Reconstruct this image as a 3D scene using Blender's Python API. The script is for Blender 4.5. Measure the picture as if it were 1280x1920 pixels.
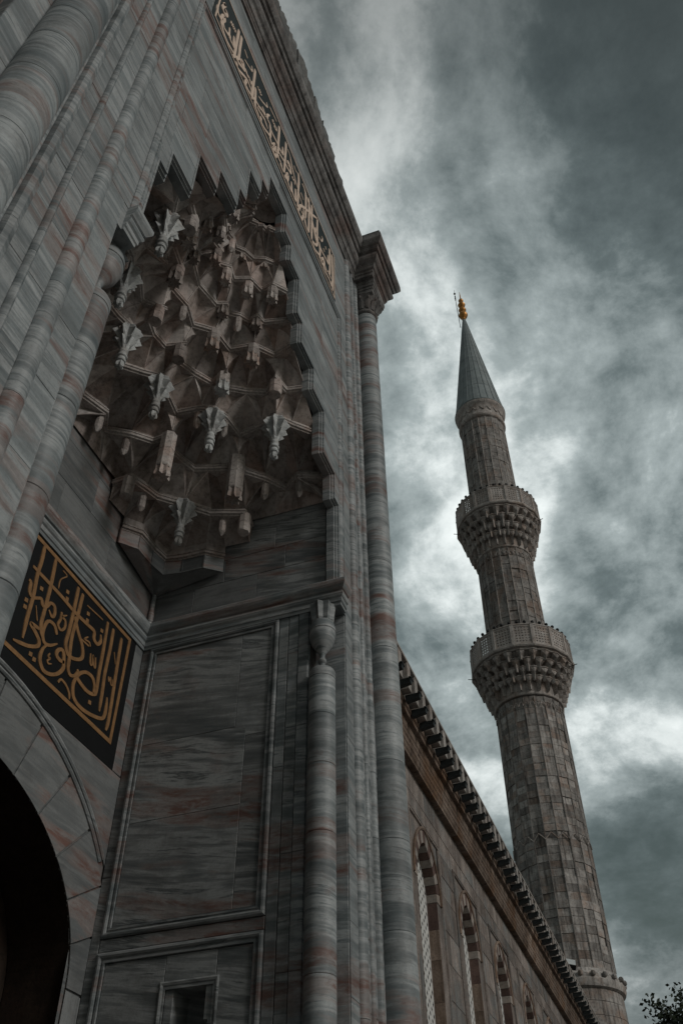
import bpy, math, random
from mathutils import Vector, Matrix

for _o in list(bpy.data.objects):
    bpy.data.objects.remove(_o)
random.seed(7)
SC = bpy.context.scene
COL = SC.collection
R = math.radians
EYE = 1.6                      # eye height above the pavement

# ------------------------------------------------------------------ camera
PITCH, ROLL, YAW = R(44.8123), R(-0.7112), R(19.4277)
_f = Vector((math.cos(PITCH) * math.cos(YAW), math.cos(PITCH) * math.sin(YAW), math.sin(PITCH)))
_r = Vector((math.sin(YAW), -math.cos(YAW), 0))
_u = _r.cross(_f)
_rr = math.cos(ROLL) * _r + math.sin(ROLL) * _u
_uu = -math.sin(ROLL) * _r + math.cos(ROLL) * _u
camd = bpy.data.cameras.new('camera')
cam = bpy.data.objects.new('camera', camd)
COL.objects.link(cam)
cam.matrix_world = Matrix(((_rr.x, _uu.x, -_f.x, 0), (_rr.y, _uu.y, -_f.y, 0), (_rr.z, _uu.z, -_f.z, EYE), (0, 0, 0, 1)))
camd.sensor_fit = 'VERTICAL'
camd.sensor_height = 36
camd.lens = 1662.84 / 1920 * 36
camd.clip_start = 0.05
camd.clip_end = 3000
SC.camera = cam

# ------------------------------------------------------------------ sky, sun, exposure
SUN_AZ, SUN_EL = R(-104), R(31)          # azimuth from +x towards +y
sun_dir = Vector((math.cos(SUN_EL) * math.cos(SUN_AZ), math.cos(SUN_EL) * math.sin(SUN_AZ), math.sin(SUN_EL)))
W = bpy.data.worlds.new('World')
SC.world = W
W.use_nodes = True
wn, wl = W.node_tree.nodes, W.node_tree.links
wn.clear()


def N(t, **kw):
    n = wn.new(t)
    for k, v in kw.items():
        setattr(n, k, v)
    return n


def wmath(op, a, b=None, c=None, clamp=False):
    n = N('ShaderNodeMath', operation=op, use_clamp=clamp)
    for i, v in enumerate((a, b, c)):
        if v is None:
            continue
        if isinstance(v, (int, float)):
            n.inputs[i].default_value = v
        else:
            wl.new(v, n.inputs[i])
    return n.outputs[0]


def wramp(fac, stops):
    n = N('ShaderNodeValToRGB')
    e = n.color_ramp.elements
    while len(e) < len(stops):
        e.new(0.5)
    for el, (p, c) in zip(e, stops):
        el.position = p
        el.color = (*c, 1) if len(c) == 3 else c
    wl.new(fac, n.inputs[0])
    return n.outputs[0]


tc = N('ShaderNodeTexCoord')
sep = N('ShaderNodeSeparateXYZ')
wl.new(tc.outputs['Generated'], sep.inputs[0])
zc = wmath('MAXIMUM', sep.outputs[2], 0.06)
zc = wmath('ADD', zc, 0.32)
cu = wmath('DIVIDE', sep.outputs[0], zc)
cv = wmath('DIVIDE', sep.outputs[1], zc)
comb = N('ShaderNodeCombineXYZ')
wl.new(cu, comb.inputs[0])
wl.new(cv, comb.inputs[1])


def wnoise(scale, detail, rough, dist, off):
    m = N('ShaderNodeMapping')
    m.inputs['Location'].default_value = off
    wl.new(comb.outputs[0], m.inputs[0])
    n = N('ShaderNodeTexNoise')
    n.inputs['Scale'].default_value = scale
    n.inputs['Detail'].default_value = detail
    n.inputs['Roughness'].default_value = rough
    n.inputs['Distortion'].default_value = dist
    wl.new(m.outputs[0], n.inputs['Vector'])
    return n.outputs['Fac']


big = wnoise(2.3, 4, 0.5, 0.6, (-4.04, -6.74, 0))
mid = wnoise(5.2, 10, 0.64, 0.25, (1.11, -1.04, 0))
fine = wnoise(13.0, 10, 0.68, 0.15, (8.35, 8.64, 0))
body = wmath('ADD', wmath('MULTIPLY', big, 0.54), wmath('MULTIPLY', mid, 0.31))
body = wmath('ADD', body, wmath('MULTIPLY', fine, 0.15))
# thickness of the cloud sheet -> transmitted light
cloud = wramp(body, [(0.38, (0.034, 0.047, 0.050)), (0.45, (0.092, 0.115, 0.118)), (0.52, (0.220, 0.253, 0.255)), (0.575, (0.432, 0.466, 0.462)), (0.65, (0.61, 0.64, 0.63))])
# the veiled sun brightens the cloud around it
vdot = N('ShaderNodeVectorMath', operation='DOT_PRODUCT')
wl.new(tc.outputs['Generated'], vdot.inputs[0])
GLOW = Vector((math.cos(R(42)) * math.cos(R(7)), math.cos(R(42)) * math.sin(R(7)), math.sin(R(42))))
vdot.inputs[1].default_value = GLOW
mr = N('ShaderNodeMapRange', interpolation_type='SMOOTHSTEP')
wl.new(vdot.outputs['Value'], mr.inputs['Value'])
mr.inputs['From Min'].default_value = 0.83
mr.inputs['From Max'].default_value = 1.0
mr.inputs['To Min'].default_value = 0.54
mr.inputs['To Max'].default_value = 1.45
mulc = N('ShaderNodeMix', data_type='RGBA', blend_type='MULTIPLY')
mulc.inputs['Factor'].default_value = 1
wl.new(cloud, mulc.inputs['A'])
cg = N('ShaderNodeCombineColor')
for i in range(3):
    wl.new(mr.outputs[0], cg.inputs[i])
wl.new(cg.outputs[0], mulc.inputs['B'])
sky = N('ShaderNodeTexSky', sky_type='NISHITA')
sky.sun_disc = False
sky.sun_elevation = SUN_EL
sky.sun_rotation = math.pi / 2 - SUN_AZ
sky.air_density = 1.0
sky.dust_density = 2.0
skys = N('ShaderNodeMix', data_type='RGBA', blend_type='MULTIPLY')
skys.inputs['Factor'].default_value = 1
wl.new(sky.outputs[0], skys.inputs['A'])
skys.inputs['B'].default_value = (0.064, 0.055, 0.034, 1)
# small openings in the sheet where the sky shows
gap = wramp(body, [(0.36, (0.55, 0.55, 0.55)), (0.47, (0.12, 0.12, 0.12)), (0.56, (0, 0, 0))])
mixs = N('ShaderNodeMix', data_type='RGBA')
wl.new(gap, mixs.inputs['Factor'])
wl.new(mulc.outputs['Result'], mixs.inputs['A'])
wl.new(skys.outputs['Result'], mixs.inputs['B'])
bg = N('ShaderNodeBackground')
bg.inputs['Strength'].default_value = 1.0
wl.new(mixs.outputs['Result'], bg.inputs['Color'])
wo = N('ShaderNodeOutputWorld')
wl.new(bg.outputs[0], wo.inputs[0])

sl = bpy.data.lights.new('sun', 'SUN')
sl.energy = 0.78
sl.angle = R(18)
sl.color = (1.0, 0.985, 0.96)
so = bpy.data.objects.new('sun', sl)
COL.objects.link(so)
so.rotation_euler = (-sun_dir).to_track_quat('-Z', 'Y').to_euler()
so.location = (30, -10, 60)

SC.view_settings.view_transform = 'Standard'
SC.view_settings.look = 'None'
SC.view_settings.exposure = 0.35
SC.view_settings.gamma = 1.0
SC.view_settings.use_curve_mapping = False

# ------------------------------------------------------------------ helpers


class G:
    """collects vertices and faces (coordinates relative to the eye height)"""

    def __init__(s):
        s.v, s.f = [], []

    def add(s, vs, fs):
        n = len(s.v)
        s.v += [tuple(p) for p in vs]
        s.f += [tuple(i + n for i in f) for f in fs]
        return s

    def box(s, x0, x1, y0, y1, z0, z1):
        return s.add([(x0, y0, z0), (x1, y0, z0), (x1, y1, z0), (x0, y1, z0), (x0, y0, z1), (x1, y0, z1), (x1, y1, z1), (x0, y1, z1)],
                     [(0, 3, 2, 1), (4, 5, 6, 7), (0, 1, 5, 4), (1, 2, 6, 5), (2, 3, 7, 6), (3, 0, 4, 7)])

    def slab(s, mp, u0, u1, v0, v1, t, ch=0.006, back=0.03):
        """a stone with chamfered edges lying in the plane of the map mp(u, v, n)"""
        ch = min(ch, (u1 - u0) * .3, (v1 - v0) * .3)
        q = lambda e: [(u0 + e, v0 + e), (u1 - e, v0 + e), (u1 - e, v1 - e), (u0 + e, v1 - e)]
        vs = [mp(u, v, t) for u, v in q(ch)] + [mp(u, v, t - ch) for u, v in q(0)] + [mp(u, v, -back) for u, v in q(0)]
        fs = [(0, 1, 2, 3)]
        for a in (0, 4):
            for i in range(4):
                j = (i + 1) % 4
                fs.append((a + i, a + 4 + i, a + 4 + j, a + j))
        fs.append((11, 10, 9, 8))
        return s.add(vs, fs)

    def lathe(s, prof, cx, cy, n=32, a0=0.0, a1=2 * math.pi, lobes=0, amp=0):
        full = abs(a1 - a0 - 2 * math.pi) < 1e-6
        m = n if full else n + 1
        vs = []
        for r, z in prof:
            for k in range(m):
                a = a0 + (a1 - a0) * k / n
                rr = r * (1 + amp * math.cos(lobes * a)) if lobes else r
                vs.append((cx + rr * math.cos(a), cy + rr * math.sin(a), z))
        fs = []
        for i in range(len(prof) - 1):
            for k in range(n):
                k2 = (k + 1) % m
                fs.append((i * m + k, i * m + k2, (i + 1) * m + k2, (i + 1) * m + k))
        if full:
            fs.append(tuple(range(m - 1, -1, -1)))
            fs.append(tuple((len(prof) - 1) * m + k for k in range(m)))
        return s.add(vs, fs)

    def sweep(s, path, prof, mp, closed=False):
        """profile (offset to the left of the path, height) along a mitred 2D path"""
        n = len(path)
        rows = []
        for off, h in prof:
            rows.append([mp(p[0], p[1], h) for p in offs(path, off, closed)])
        vs = [p for r in rows for p in r]
        fs = []
        for i in range(len(prof) - 1):
            for k in range(n if closed else n - 1):
                k2 = (k + 1) % n
                fs.append((i * n + k, i * n + k2, (i + 1) * n + k2, (i + 1) * n + k))
        if not closed:
            fs.append(tuple(i * n for i in range(len(prof))))
            fs.append(tuple(i * n + n - 1 for i in range(len(prof) - 1, -1, -1)))
        return s.add(vs, fs)

    def bar(s, a, b, w, d):
        a, b = Vector(a), Vector(b)
        t = (b - a).normalized()
        up = Vector((0, 0, 1)) if abs(t.z) < .9 else Vector((0, 1, 0))
        x = t.cross(up).normalized() * w / 2
        y = t.cross(x).normalized() * d / 2
        vs = [p + sx * x + sy * y for p in (a, b) for sx, sy in ((-1, -1), (1, -1), (1, 1), (-1, 1))]
        return s.add(vs, [(0, 1, 2, 3), (7, 6, 5, 4), (0, 4, 5, 1), (1, 5, 6, 2), (2, 6, 7, 3), (3, 7, 4, 0)])

    def tube(s, pts, rads, n=8):
        pts = [Vector(p) for p in pts]
        vs = []
        for i, p in enumerate(pts):
            t = (pts[min(i + 1, len(pts) - 1)] - pts[max(i - 1, 0)]).normalized()
            up = Vector((0, 0, 1)) if abs(t.z) < .9 else Vector((1, 0, 0))
            x = t.cross(up).normalized()
            y = t.cross(x)
            for k in range(n):
                a = 2 * math.pi * k / n
                vs.append(p + rads[i] * (math.cos(a) * x + math.sin(a) * y))
        fs = []
        for i in range(len(pts) - 1):
            for k in range(n):
                k2 = (k + 1) % n
                fs.append((i * n + k, i * n + k2, (i + 1) * n + k2, (i + 1) * n + k))
        fs.append(tuple(range(n)))
        fs.append(tuple((len(pts) - 1) * n + k for k in range(n - 1, -1, -1)))
        return s.add(vs, fs)


def offs(path, d, closed=False):
    n = len(path)
    out = []
    for i in range(n):
        p = path[i]
        a = path[i - 1] if (i > 0 or closed) else None
        b = path[(i + 1) % n] if (i < n - 1 or closed) else None
        ns = []
        for q0, q1 in ((a, p), (p, b)):
            if q0 is None or q1 is None:
                continue
            dx, dy = q1[0] - q0[0], q1[1] - q0[1]
            l = math.hypot(dx, dy) or 1
            ns.append((-dy / l, dx / l))
        if len(ns) == 1:
            m = ns[0]
        else:
            k = 1 + ns[0][0] * ns[1][0] + ns[0][1] * ns[1][1]
            k = max(k, 0.45)
            m = ((ns[0][0] + ns[1][0]) / k, (ns[0][1] + ns[1][1]) / k)
        out.append((p[0] + m[0] * d, p[1] + m[1] * d))
    return out


ORG = {}


def thing(name, label, cat, loc, group=None):
    """an Empty at the thing's base; loc is relative to the eye, z included"""
    o = bpy.data.objects.new(name, None)
    COL.objects.link(o)
    o.location = (loc[0], loc[1], loc[2] + EYE)
    o['label'] = label
    o['category'] = cat
    if group:
        o['group'] = group
    ORG[o.name] = Vector(loc)
    return o


def root_of(o):
    while o.parent:
        o = o.parent
    return o


def mesh(name, g, mat, org=(0, 0, -EYE), smooth=False):
    m = bpy.data.meshes.new(name)
    m.from_pydata([(p[0] - org[0], p[1] - org[1], p[2] - org[2]) for p in g.v], [], g.f)
    m.materials.append(mat)
    m.update()
    if smooth:
        for p in m.polygons:
            p.use_smooth = True
        try:
            m.set_sharp_from_angle(angle=R(38))
        except Exception:
            pass
    return m


def part(name, g, mat, parent, smooth=False, stuff=False):
    org = ORG[root_of(parent).name]
    o = bpy.data.objects.new(name, mesh(name, g, mat, org, smooth))
    COL.objects.link(o)
    o.parent = parent
    if stuff:
        o['kind'] = 'stuff'
    return o


def dup(src, parent, loc=(0, 0, 0), rot=(0, 0, 0)):
    c = src.copy()
    COL.objects.link(c)
    c.parent = parent
    c.location = loc
    c.rotation_euler = rot
    return c


# ------------------------------------------------------------------ materials


class NT:
    def __init__(s, name):
        s.m = bpy.data.materials.new(name)
        s.m.use_nodes = True
        s.t = s.m.node_tree
        s.n, s.l = s.t.nodes, s.t.links
        s.b = s.n['Principled BSDF']
        s.tc = s.n.new('ShaderNodeTexCoord')
        s.oi = s.n.new('ShaderNodeObjectInfo')

    def set(s, n, i, v):
        if v is None:
            return
        if isinstance(v, bpy.types.NodeSocket):
            s.l.new(v, n.inputs[i])
        else:
            if isinstance(v, tuple) and len(v) == 3 and n.inputs[i].type == 'RGBA':
                v = (*v, 1)
            n.inputs[i].default_value = v

    def math(s, op, a, b=None, clamp=False):
        n = s.n.new('ShaderNodeMath')
        n.operation = op
        n.use_clamp = clamp
        s.set(n, 0, a)
        s.set(n, 1, b)
        return n.outputs[0]

    def vmath(s, op, a, b):
        n = s.n.new('ShaderNodeVectorMath')
        n.operation = op
        s.set(n, 0, a)
        s.set(n, 1, b)
        return n.outputs[0]

    def comb(s, x, y, z):
        n = s.n.new('ShaderNodeCombineXYZ')
        for i, v in enumerate((x, y, z)):
            s.set(n, i, v)
        return n.outputs[0]

    def noise(s, vec, scale, detail=5, rough=.55, dist=0.0):
        n = s.n.new('ShaderNodeTexNoise')
        s.set(n, 'Vector', vec)
        s.set(n, 'Scale', scale)
        s.set(n, 'Detail', detail)
        s.set(n, 'Roughness', rough)
        s.set(n, 'Distortion', dist)
        return n.outputs['Fac']

    def ramp(s, fac, stops, interp='LINEAR'):
        n = s.n.new('ShaderNodeValToRGB')
        n.color_ramp.interpolation = interp
        e = n.color_ramp.elements
        while len(e) < len(stops):
            e.new(.5)
        for el, (p, c) in zip(e, stops):
            el.position = p
            el.color = (c, c, c, 1) if isinstance(c, (int, float)) else (*c, 1)
        s.set(n, 0, fac)
        return n.outputs[0]

    def mix(s, fac, a, b, mode='MIX'):
        n = s.n.new('ShaderNodeMix')
        n.data_type = 'RGBA'
        n.blend_type = mode
        s.set(n, 'Factor', fac)
        s.set(n, 'A', a)
        s.set(n, 'B', b)
        return n.outputs['Result']

    def bump(s, h, strength, dist=.01):
        n = s.n.new('ShaderNodeBump')
        s.set(n, 'Height', h)
        s.set(n, 'Strength', strength)
        s.set(n, 'Distance', dist)
        s.l.new(n.outputs[0], s.b.inputs['Normal'])

    def done(s, col, rough=.6, spec=.3):
        s.set(s.b, 'Base Color', col)
        s.set(s.b, 'Roughness', rough)
        s.b.inputs['Specular IOR Level'].default_value = spec
        return s.m


def marble(name, light=(.43, .455, .46), dark=(.13, .155, .163), pink=(.39, .31, .285), rust=(.17, .075, .055),
           tilt=0.0, stain=.5, drift=1.0, grey=.5, vert=False):
    """Marmara marble: grey strata lying level, with iron-stained layers"""
    k = NT(name)
    sp = k.n.new('ShaderNodeSeparateXYZ')
    k.l.new(k.tc.outputs['Object'], sp.inputs[0])
    x, y, z = sp.outputs
    h = k.math('ADD', x, y)
    rnd = k.oi.outputs['Random']
    if vert:
        z, h = h, z
    zt = k.math('ADD', z, k.math('MULTIPLY', h, tilt))
    warp = k.noise(k.comb(k.math('MULTIPLY', x, .45), k.math('MULTIPLY', y, .45), k.math('MULTIPLY', z, .9)), 1.2, 2, .45)
    zw = k.math('ADD', zt, k.math('MULTIPLY', warp, .34))
    zr = k.math('ADD', zw, k.math('MULTIPLY', rnd, 9.0 * drift))
    v1 = k.comb(k.math('MULTIPLY', x, .13), k.math('MULTIPLY', y, .13), zr)
    b1 = k.noise(v1, 5.0, 8, .62, .1)
    v2 = k.comb(k.math('MULTIPLY', x, .28), k.math('MULTIPLY', y, .28), k.math('MULTIPLY', zr, 3.4))
    b2 = k.noise(v2, 6.0, 6, .6)
    bb = k.math('ADD', k.math('MULTIPLY', b1, .60), k.math('MULTIPLY', b2, .40))
    mid = tuple(a * grey + b * (1 - grey) for a, b in zip(light, dark))
    col = k.ramp(bb, [(.385, dark), (.45, tuple(.6 * a + .4 * b for a, b in zip(dark, mid))), (.495, mid), (.535, light), (.575, tuple(.6 * a + .4 * b for a, b in zip(light, mid))), (.60, dark), (.625, mid)])
    quiet = k.noise(k.vmath('ADD', k.tc.outputs['Object'], k.comb(k.math('MULTIPLY', rnd, 23.0), 0.0, k.math('MULTIPLY', rnd, 5.0))), .9, 3, .5)
    col = k.mix(k.ramp(quiet, [(.45, .0), (.66, .45)]), col, tuple(.8 * v + .2 * w for v, w in zip(mid, light)))
    # level iron-stained layers shared by neighbouring blocks
    v3 = k.comb(k.math('MULTIPLY', x, .12), k.math('MULTIPLY', y, .12), k.math('ADD', zw, k.math('MULTIPLY', rnd, .10 + .9 * (drift > 1))))
    s1 = k.noise(v3, 2.1, 7, .6, .1)
    sm = k.ramp(s1, [(.57 - .07 * stain, 0.0), (.60 - .06 * stain, 1.0), (.66 - .06 * stain, .9), (.69 - .06 * stain, .1)])
    col = k.mix(k.math('MULTIPLY', sm, .55), col, k.mix(bb, tuple(v * .5 for v in pink), pink))
    s2 = k.noise(k.comb(x, y, k.math('MULTIPLY', zw, 4.0)), 2.2, 9, .72, .3)
    rm = k.math('MULTIPLY', k.ramp(s2, [(.47, 0.0), (.58, 1.0)]), k.ramp(s1, [(.585 - .07 * stain, 0.0), (.625 - .07 * stain, 1.0)]))
    col = k.mix(k.math('MULTIPLY', rm, .8), col, rust)
    bl = k.noise(k.comb(k.math('MULTIPLY', x, .8), k.math('MULTIPLY', y, .8), k.math('ADD', k.math('MULTIPLY', z, 1.5), 4.0)), 1.15, 9, .66, .5)
    col = k.mix(k.ramp(bl, [(.60, 0.0), (.70, .35 + .4 * stain)]), col, tuple(.6 * v + .4 * w for v, w in zip(rust, pink)))
    # grime and fine speckle
    gr = k.noise(k.tc.outputs['Object'], 3.2, 9, .7)
    col = k.mix(k.ramp(gr, [(.36, .40), (.52, 0.0)]), col, (.10, .10, .098))
    tone = k.ramp(rnd, [(0, .74), (1, 1.08)])
    col = k.mix(1.0, col, tone, 'MULTIPLY')
    fn = k.noise(k.tc.outputs['Object'], 42, 6, .7)
    col = k.mix(k.ramp(fn, [(.3, .30), (.5, 0.0)]), col, (.09, .09, .09))
    k.bump(k.math('ADD', k.math('MULTIPLY', fn, .5), k.math('MULTIPLY', b2, .5)), .35, .008)
    return k.done(col, k.ramp(gr, [(.3, .62), (.7, .45)]), .35)


def stone(name, a, b, c, scale=2.0, grime=.5, bumps=.5, streak=True, dark=(.05, .045, .042), var=.3, fine=30):
    """weathered stone: tone a to b in clouds, patches of c, grime running down"""
    k = NT(name)
    o = k.tc.outputs['Object']
    rnd = k.oi.outputs['Random']
    off = k.vmath('ADD', o, k.comb(k.math('MULTIPLY', rnd, 31.0), k.math('MULTIPLY', rnd, 17.0), k.math('MULTIPLY', rnd, 11.0)))
    n1 = k.noise(off, scale, 8, .62, .2)
    col = k.ramp(n1, [(.32, a), (.66, b)])
    n2 = k.noise(off, scale * .55, 6, .6, .4)
    col = k.mix(k.ramp(n2, [(.50, 0.0), (.64, .8)]), col, c)
    if streak:
        sp = k.n.new('ShaderNodeSeparateXYZ')
        k.l.new(o, sp.inputs[0])
        v = k.comb(k.math('MULTIPLY', sp.outputs[0], 5), k.math('MULTIPLY', sp.outputs[1], 5), k.math('MULTIPLY', sp.outputs[2], .45))
        n3 = k.noise(v, 1.4, 7, .65)
        col = k.mix(k.ramp(n3, [(.47, 0.0), (.68, grime)]), col, dark)
    n4 = k.noise(o, fine, 7, .7)
    col = k.mix(k.ramp(n4, [(.32, .6), (.52, 0.0)]), col, dark)
    col = k.mix(1.0, col, k.ramp(rnd, [(0, 1 - var), (1, 1 + var * .6)]), 'MULTIPLY')
    k.bump(k.math('ADD', k.math('MULTIPLY', n4, .5), n1), bumps, .015)
    return k.done(col, .82, .2)


def plain(name, col, rough=.6, spec=.3, metal=0.0, nz=.35, scale=9, bumps=.2):
    k = NT(name)
    n = k.noise(k.tc.outputs['Object'], scale, 7, .65)
    c2 = tuple(v * (1 - nz) for v in col)
    c = k.ramp(n, [(.35, c2), (.65, col)])
    k.b.inputs['Metallic'].default_value = metal
    k.bump(n, bumps, .01)
    return k.done(c, rough, spec)


M = dict(
    front=marble('front_marble', light=(.37, .392, .397), dark=(.15, .173, .18), stain=.22, drift=1.0, grey=.5),
    column=marble('column_marble', light=(.42, .445, .45), stain=.6, drift=1.0),
    jamb=marble('jamb_marble', light=(.40, .42, .425), stain=.62, drift=.25),
    panel=marble('panel_marble', light=(.37, .385, .385), dark=(.09, .103, .107), stain=.2, drift=.6, tilt=-.16),
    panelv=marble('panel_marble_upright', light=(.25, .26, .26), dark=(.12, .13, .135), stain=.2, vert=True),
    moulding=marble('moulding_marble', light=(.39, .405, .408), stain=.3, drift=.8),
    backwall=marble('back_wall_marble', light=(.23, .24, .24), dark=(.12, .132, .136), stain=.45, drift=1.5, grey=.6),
    mortar=plain('mortar', (.10, .095, .09), .9, .1),
    vault=stone('vault_stone', (.45, .40, .373), (.60, .545, .512), (.46, .355, .315), 1.8, .62, .35, True, (.13, .105, .095), .40, 18),
    vaultpale=stone('vault_stone_pale', (.55, .51, .485), (.68, .64, .612), (.54, .44, .395), 1.8, .5, .35, True, (.17, .15, .14), .25, 18),
    vaultdark=stone('vault_stone_brown', (.33, .275, .247), (.47, .405, .37), (.30, .20, .16), 1.8, .6, .35, True, (.09, .07, .06), .3, 18),
    ledge=stone('ledge_stone', (.36, .32, .298), (.55, .505, .478), (.40, .29, .245), 3.5, .5, .4, False, (.04, .035, .03), .2),
    pendant=stone('pendant_stone', (.42, .432, .43), (.60, .615, .61), (.33, .31, .29), 5, .3, .4, False, (.09, .09, .09), .15),
    rosette=stone('rosette_stone', (.28, .235, .21), (.46, .41, .38), (.36, .22, .16), 5, .3, .4, False, (.06, .05, .045), .25),
    cornice=stone('cornice_stone', (.13, .122, .118), (.30, .29, .282), (.17, .115, .098), 1.8, .75, .5, True, (.035, .033, .032), .2),
    coping=stone('coping_stone', (.09, .09, .088), (.22, .222, .218), (.13, .12, .11), 4, .6, 1.0, False, (.03, .03, .03), .25),
    wall=stone('wall_stone', (.15, .122, .106), (.36, .315, .288), (.20, .212, .212), 2.6, .6, .7, True, (.06, .047, .04), .36),
    wallcor=stone('wall_cornice_stone', (.13, .085, .06), (.32, .25, .205), (.20, .112, .062), 1.6, .7, .5, True, (.045, .032, .026), .3),
    post=stone('post_stone', (.27, .25, .232), (.42, .395, .37), (.33, .27, .235), 2.2, .3, .3, False, (.12, .10, .09), .15),
    lead=plain('lead_sheet', (.030, .038, .040), .55, .4, .2),
    redstone=stone('red_voussoir_stone', (.085, .056, .049), (.16, .105, .09), (.12, .08, .068), 4, .4, .4, False, (.04, .02, .018), .2),
    palestone=stone('pale_voussoir_stone', (.24, .21, .19), (.36, .325, .295), (.40, .32, .27), 4, .3, .4, False, (.15, .12, .10), .15),
    grille=plain('plaster_grille', (.66, .66, .64), .8, .2, 0, .25, 6),
    glass=plain('dark_glass', (.02, .023, .024), .15, .5, 0, .3, 3, .05),
    minaret=stone('minaret_stone', (.25, .232, .218), (.50, .472, .446), (.35, .255, .205), 1.7, .9, 1.0, True, (.07, .062, .057), .36, 9),
    mincarve=stone('minaret_carved_stone', (.30, .27, .25), (.54, .50, .47), (.38, .29, .24), 2.0, .5, .6, True, (.05, .042, .037), .25, 14),
    minlight=stone('minaret_parapet_stone', (.36, .325, .30), (.58, .54, .51), (.43, .34, .285), 2.0, .3, .5, True, (.09, .07, .06), .2, 14),
    spire=plain('spire_lead', (.26, .30, .305), .55, .4, .0, .35, 1.2),
    gold=plain('gilt', (.55, .26, .07), .42, .5, .7, .3, 6),
    iron=plain('dark_iron', (.012, .013, .014), .6, .4, .3),
    black=plain('black_panel', (.006, .007, .008), .5, .3, 0, .3, 5),
    bandback=plain('dark_teal_panel', (.010, .020, .022), .5, .3, 0, .4, 8),
    goldpaint=plain('old_gold_paint', (.33, .18, .078), .55, .35, .1, .35, 12),
    gilt=plain('pale_gilt_letters', (.88, .69, .56), .5, .4, .1, .25, 12),
    wood=stone('door_wood_and_reveal_shade', (.018, .012, .009), (.04, .027, .02), (.03, .018, .013), 6, .2, .3, True, (.01, .008, .006), .1),  # door leaves; also darkens the doorway reveal as painted shade
    lampwhite=plain('lamp_glass', (.55, .58, .58), .25, .5, 0, .1, 4),
    paving=stone('paving_stone', (.15, .147, .142), (.24, .235, .228), (.17, .16, .15), 1.5, .2, .4, False, (.03, .03, .03), .1),
    bark=stone('bark', (.035, .028, .022), (.075, .06, .048), (.05, .045, .035), 6, .3, .8, True, (.015, .012, .01), .1),
    leaf=plain('leaf', (.035, .05, .028), .6, .3, 0, .5, 3),
)

NICHE_STROKES=[(1,[(5.038,5.9),(5.054,5.715),(5.052,5.556),(5.082,5.303),(5.088,5.069),(5.105,4.839)]),(1,[(5.237,5.897),(5.27,5.561),(5.279,5.276),(5.289,5.111),(5.349,5.01)]),(0.9,[(5.529,5.175),(5.466,5.238),(5.375,5.226),(5.34,5.147),(5.344,5.045),(5.394,4.989),(5.477,5.015),(5.569,5.097)]),(1,[(4.966,5.585),(5.231,5.586),(5.468,5.586),(5.678,5.573),(5.906,5.583),(6.056,5.59),(6.085,5.509),(6.156,5.495),(6.199,5.561),(6.175,5.63)]),(1,[(5.662,5.868),(5.672,5.699),(5.682,5.506),(5.684,5.312),(5.685,5.177),(5.733,5.104),(5.801,5.083)]),(1,[(5.755,5.851),(5.755,5.703),(5.756,5.531),(5.748,5.33),(5.769,5.168),(5.813,4.999)]),(1,[(5.715,5.529),(5.822,5.41),(5.929,5.318),(5.973,5.225),(5.935,5.159),(5.833,5.104),(5.773,5.104)]),(1,[(5.729,4.987),(5.666,4.968),(5.601,4.982),(5.598,5.033),(5.641,5.079),(5.69,5.065),(5.722,4.982),(5.736,4.922),(5.685,4.833),(5.594,4.763),(5.492,4.731),(5.423,4.763),(5.388,4.828),(5.398,4.925),(5.448,5.005)]),(0.9,[(4.969,5.42),(5.003,5.405),(5.023,5.312),(5.086,5.293),(5.189,5.358),(5.236,5.312),(5.291,5.34),(5.33,5.411),(5.395,5.418),(5.424,5.343),(5.395,5.295),(5.333,5.33)]),(1,[(5.28,5.065),(5.154,5.04),(5.243,5.0),(5.314,4.96),(5.32,4.9),(5.208,4.823),(5.087,4.778),(4.996,4.751)]),(0.7,[(5.515,5.438),(5.525,5.362),(5.507,5.281),(5.566,5.256),(5.612,5.316),(5.595,5.386),(5.54,5.401),(5.598,5.458)]),(0.5,[(5.898,5.376),(6.036,5.385)]),(0.45,[(5.987,5.469),(5.941,5.412),(6.022,5.425),(6.053,5.391)]),(0.5,[(6.084,5.331),(6.112,5.227),(6.146,5.238),(6.13,5.337),(6.173,5.243),(6.203,5.239),(6.176,5.343)]),(1,[(6.249,5.846),(6.274,5.485),(6.284,5.23),(6.302,5.014),(6.265,4.957),(6.163,4.929),(6.049,4.939),(5.966,4.967),(5.996,5.033),(6.082,5.1),(6.191,5.111),(6.25,5.053),(6.262,4.966)]),(1,[(5.952,4.958),(5.936,4.857),(5.985,4.751),(6.113,4.717),(6.287,4.74),(6.456,4.793),(6.513,4.849),(6.516,4.956),(6.498,5.063)]),(1,[(6.368,5.841),(6.382,5.583),(6.38,5.292),(6.404,5.053),(6.417,4.851)]),(1,[(6.539,5.836),(6.552,5.633),(6.57,5.327),(6.591,5.024),(6.598,4.829),(6.584,4.729)]),(0.9,[(5.781,5.08),(5.802,4.977),(5.848,4.926),(5.918,4.954),(5.956,5.019),(5.938,5.043)]),(0.6,[(5.716,4.752),(5.747,4.805),(5.837,4.794),(5.907,4.748),(5.927,4.694)]),(0.45,[(5.507,4.942),(5.491,4.898),(5.525,4.897),(5.499,4.858),(5.516,4.835),(5.564,4.861)]),(0.4,[(5.857,5.78),(6.158,5.81)]),(0.3,[(5.15,5.248),(5.223,5.115)]),(0.3,[(6.458,5.602),(6.518,5.483)]),(0.35,[(5.373,5.86),(5.449,5.848),(5.377,5.745),(5.38,5.632)]),(0.35,[(6.451,5.289),(6.469,5.238),(6.488,5.3),(6.512,5.229),(6.539,5.239),(6.523,5.297)])]
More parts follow.
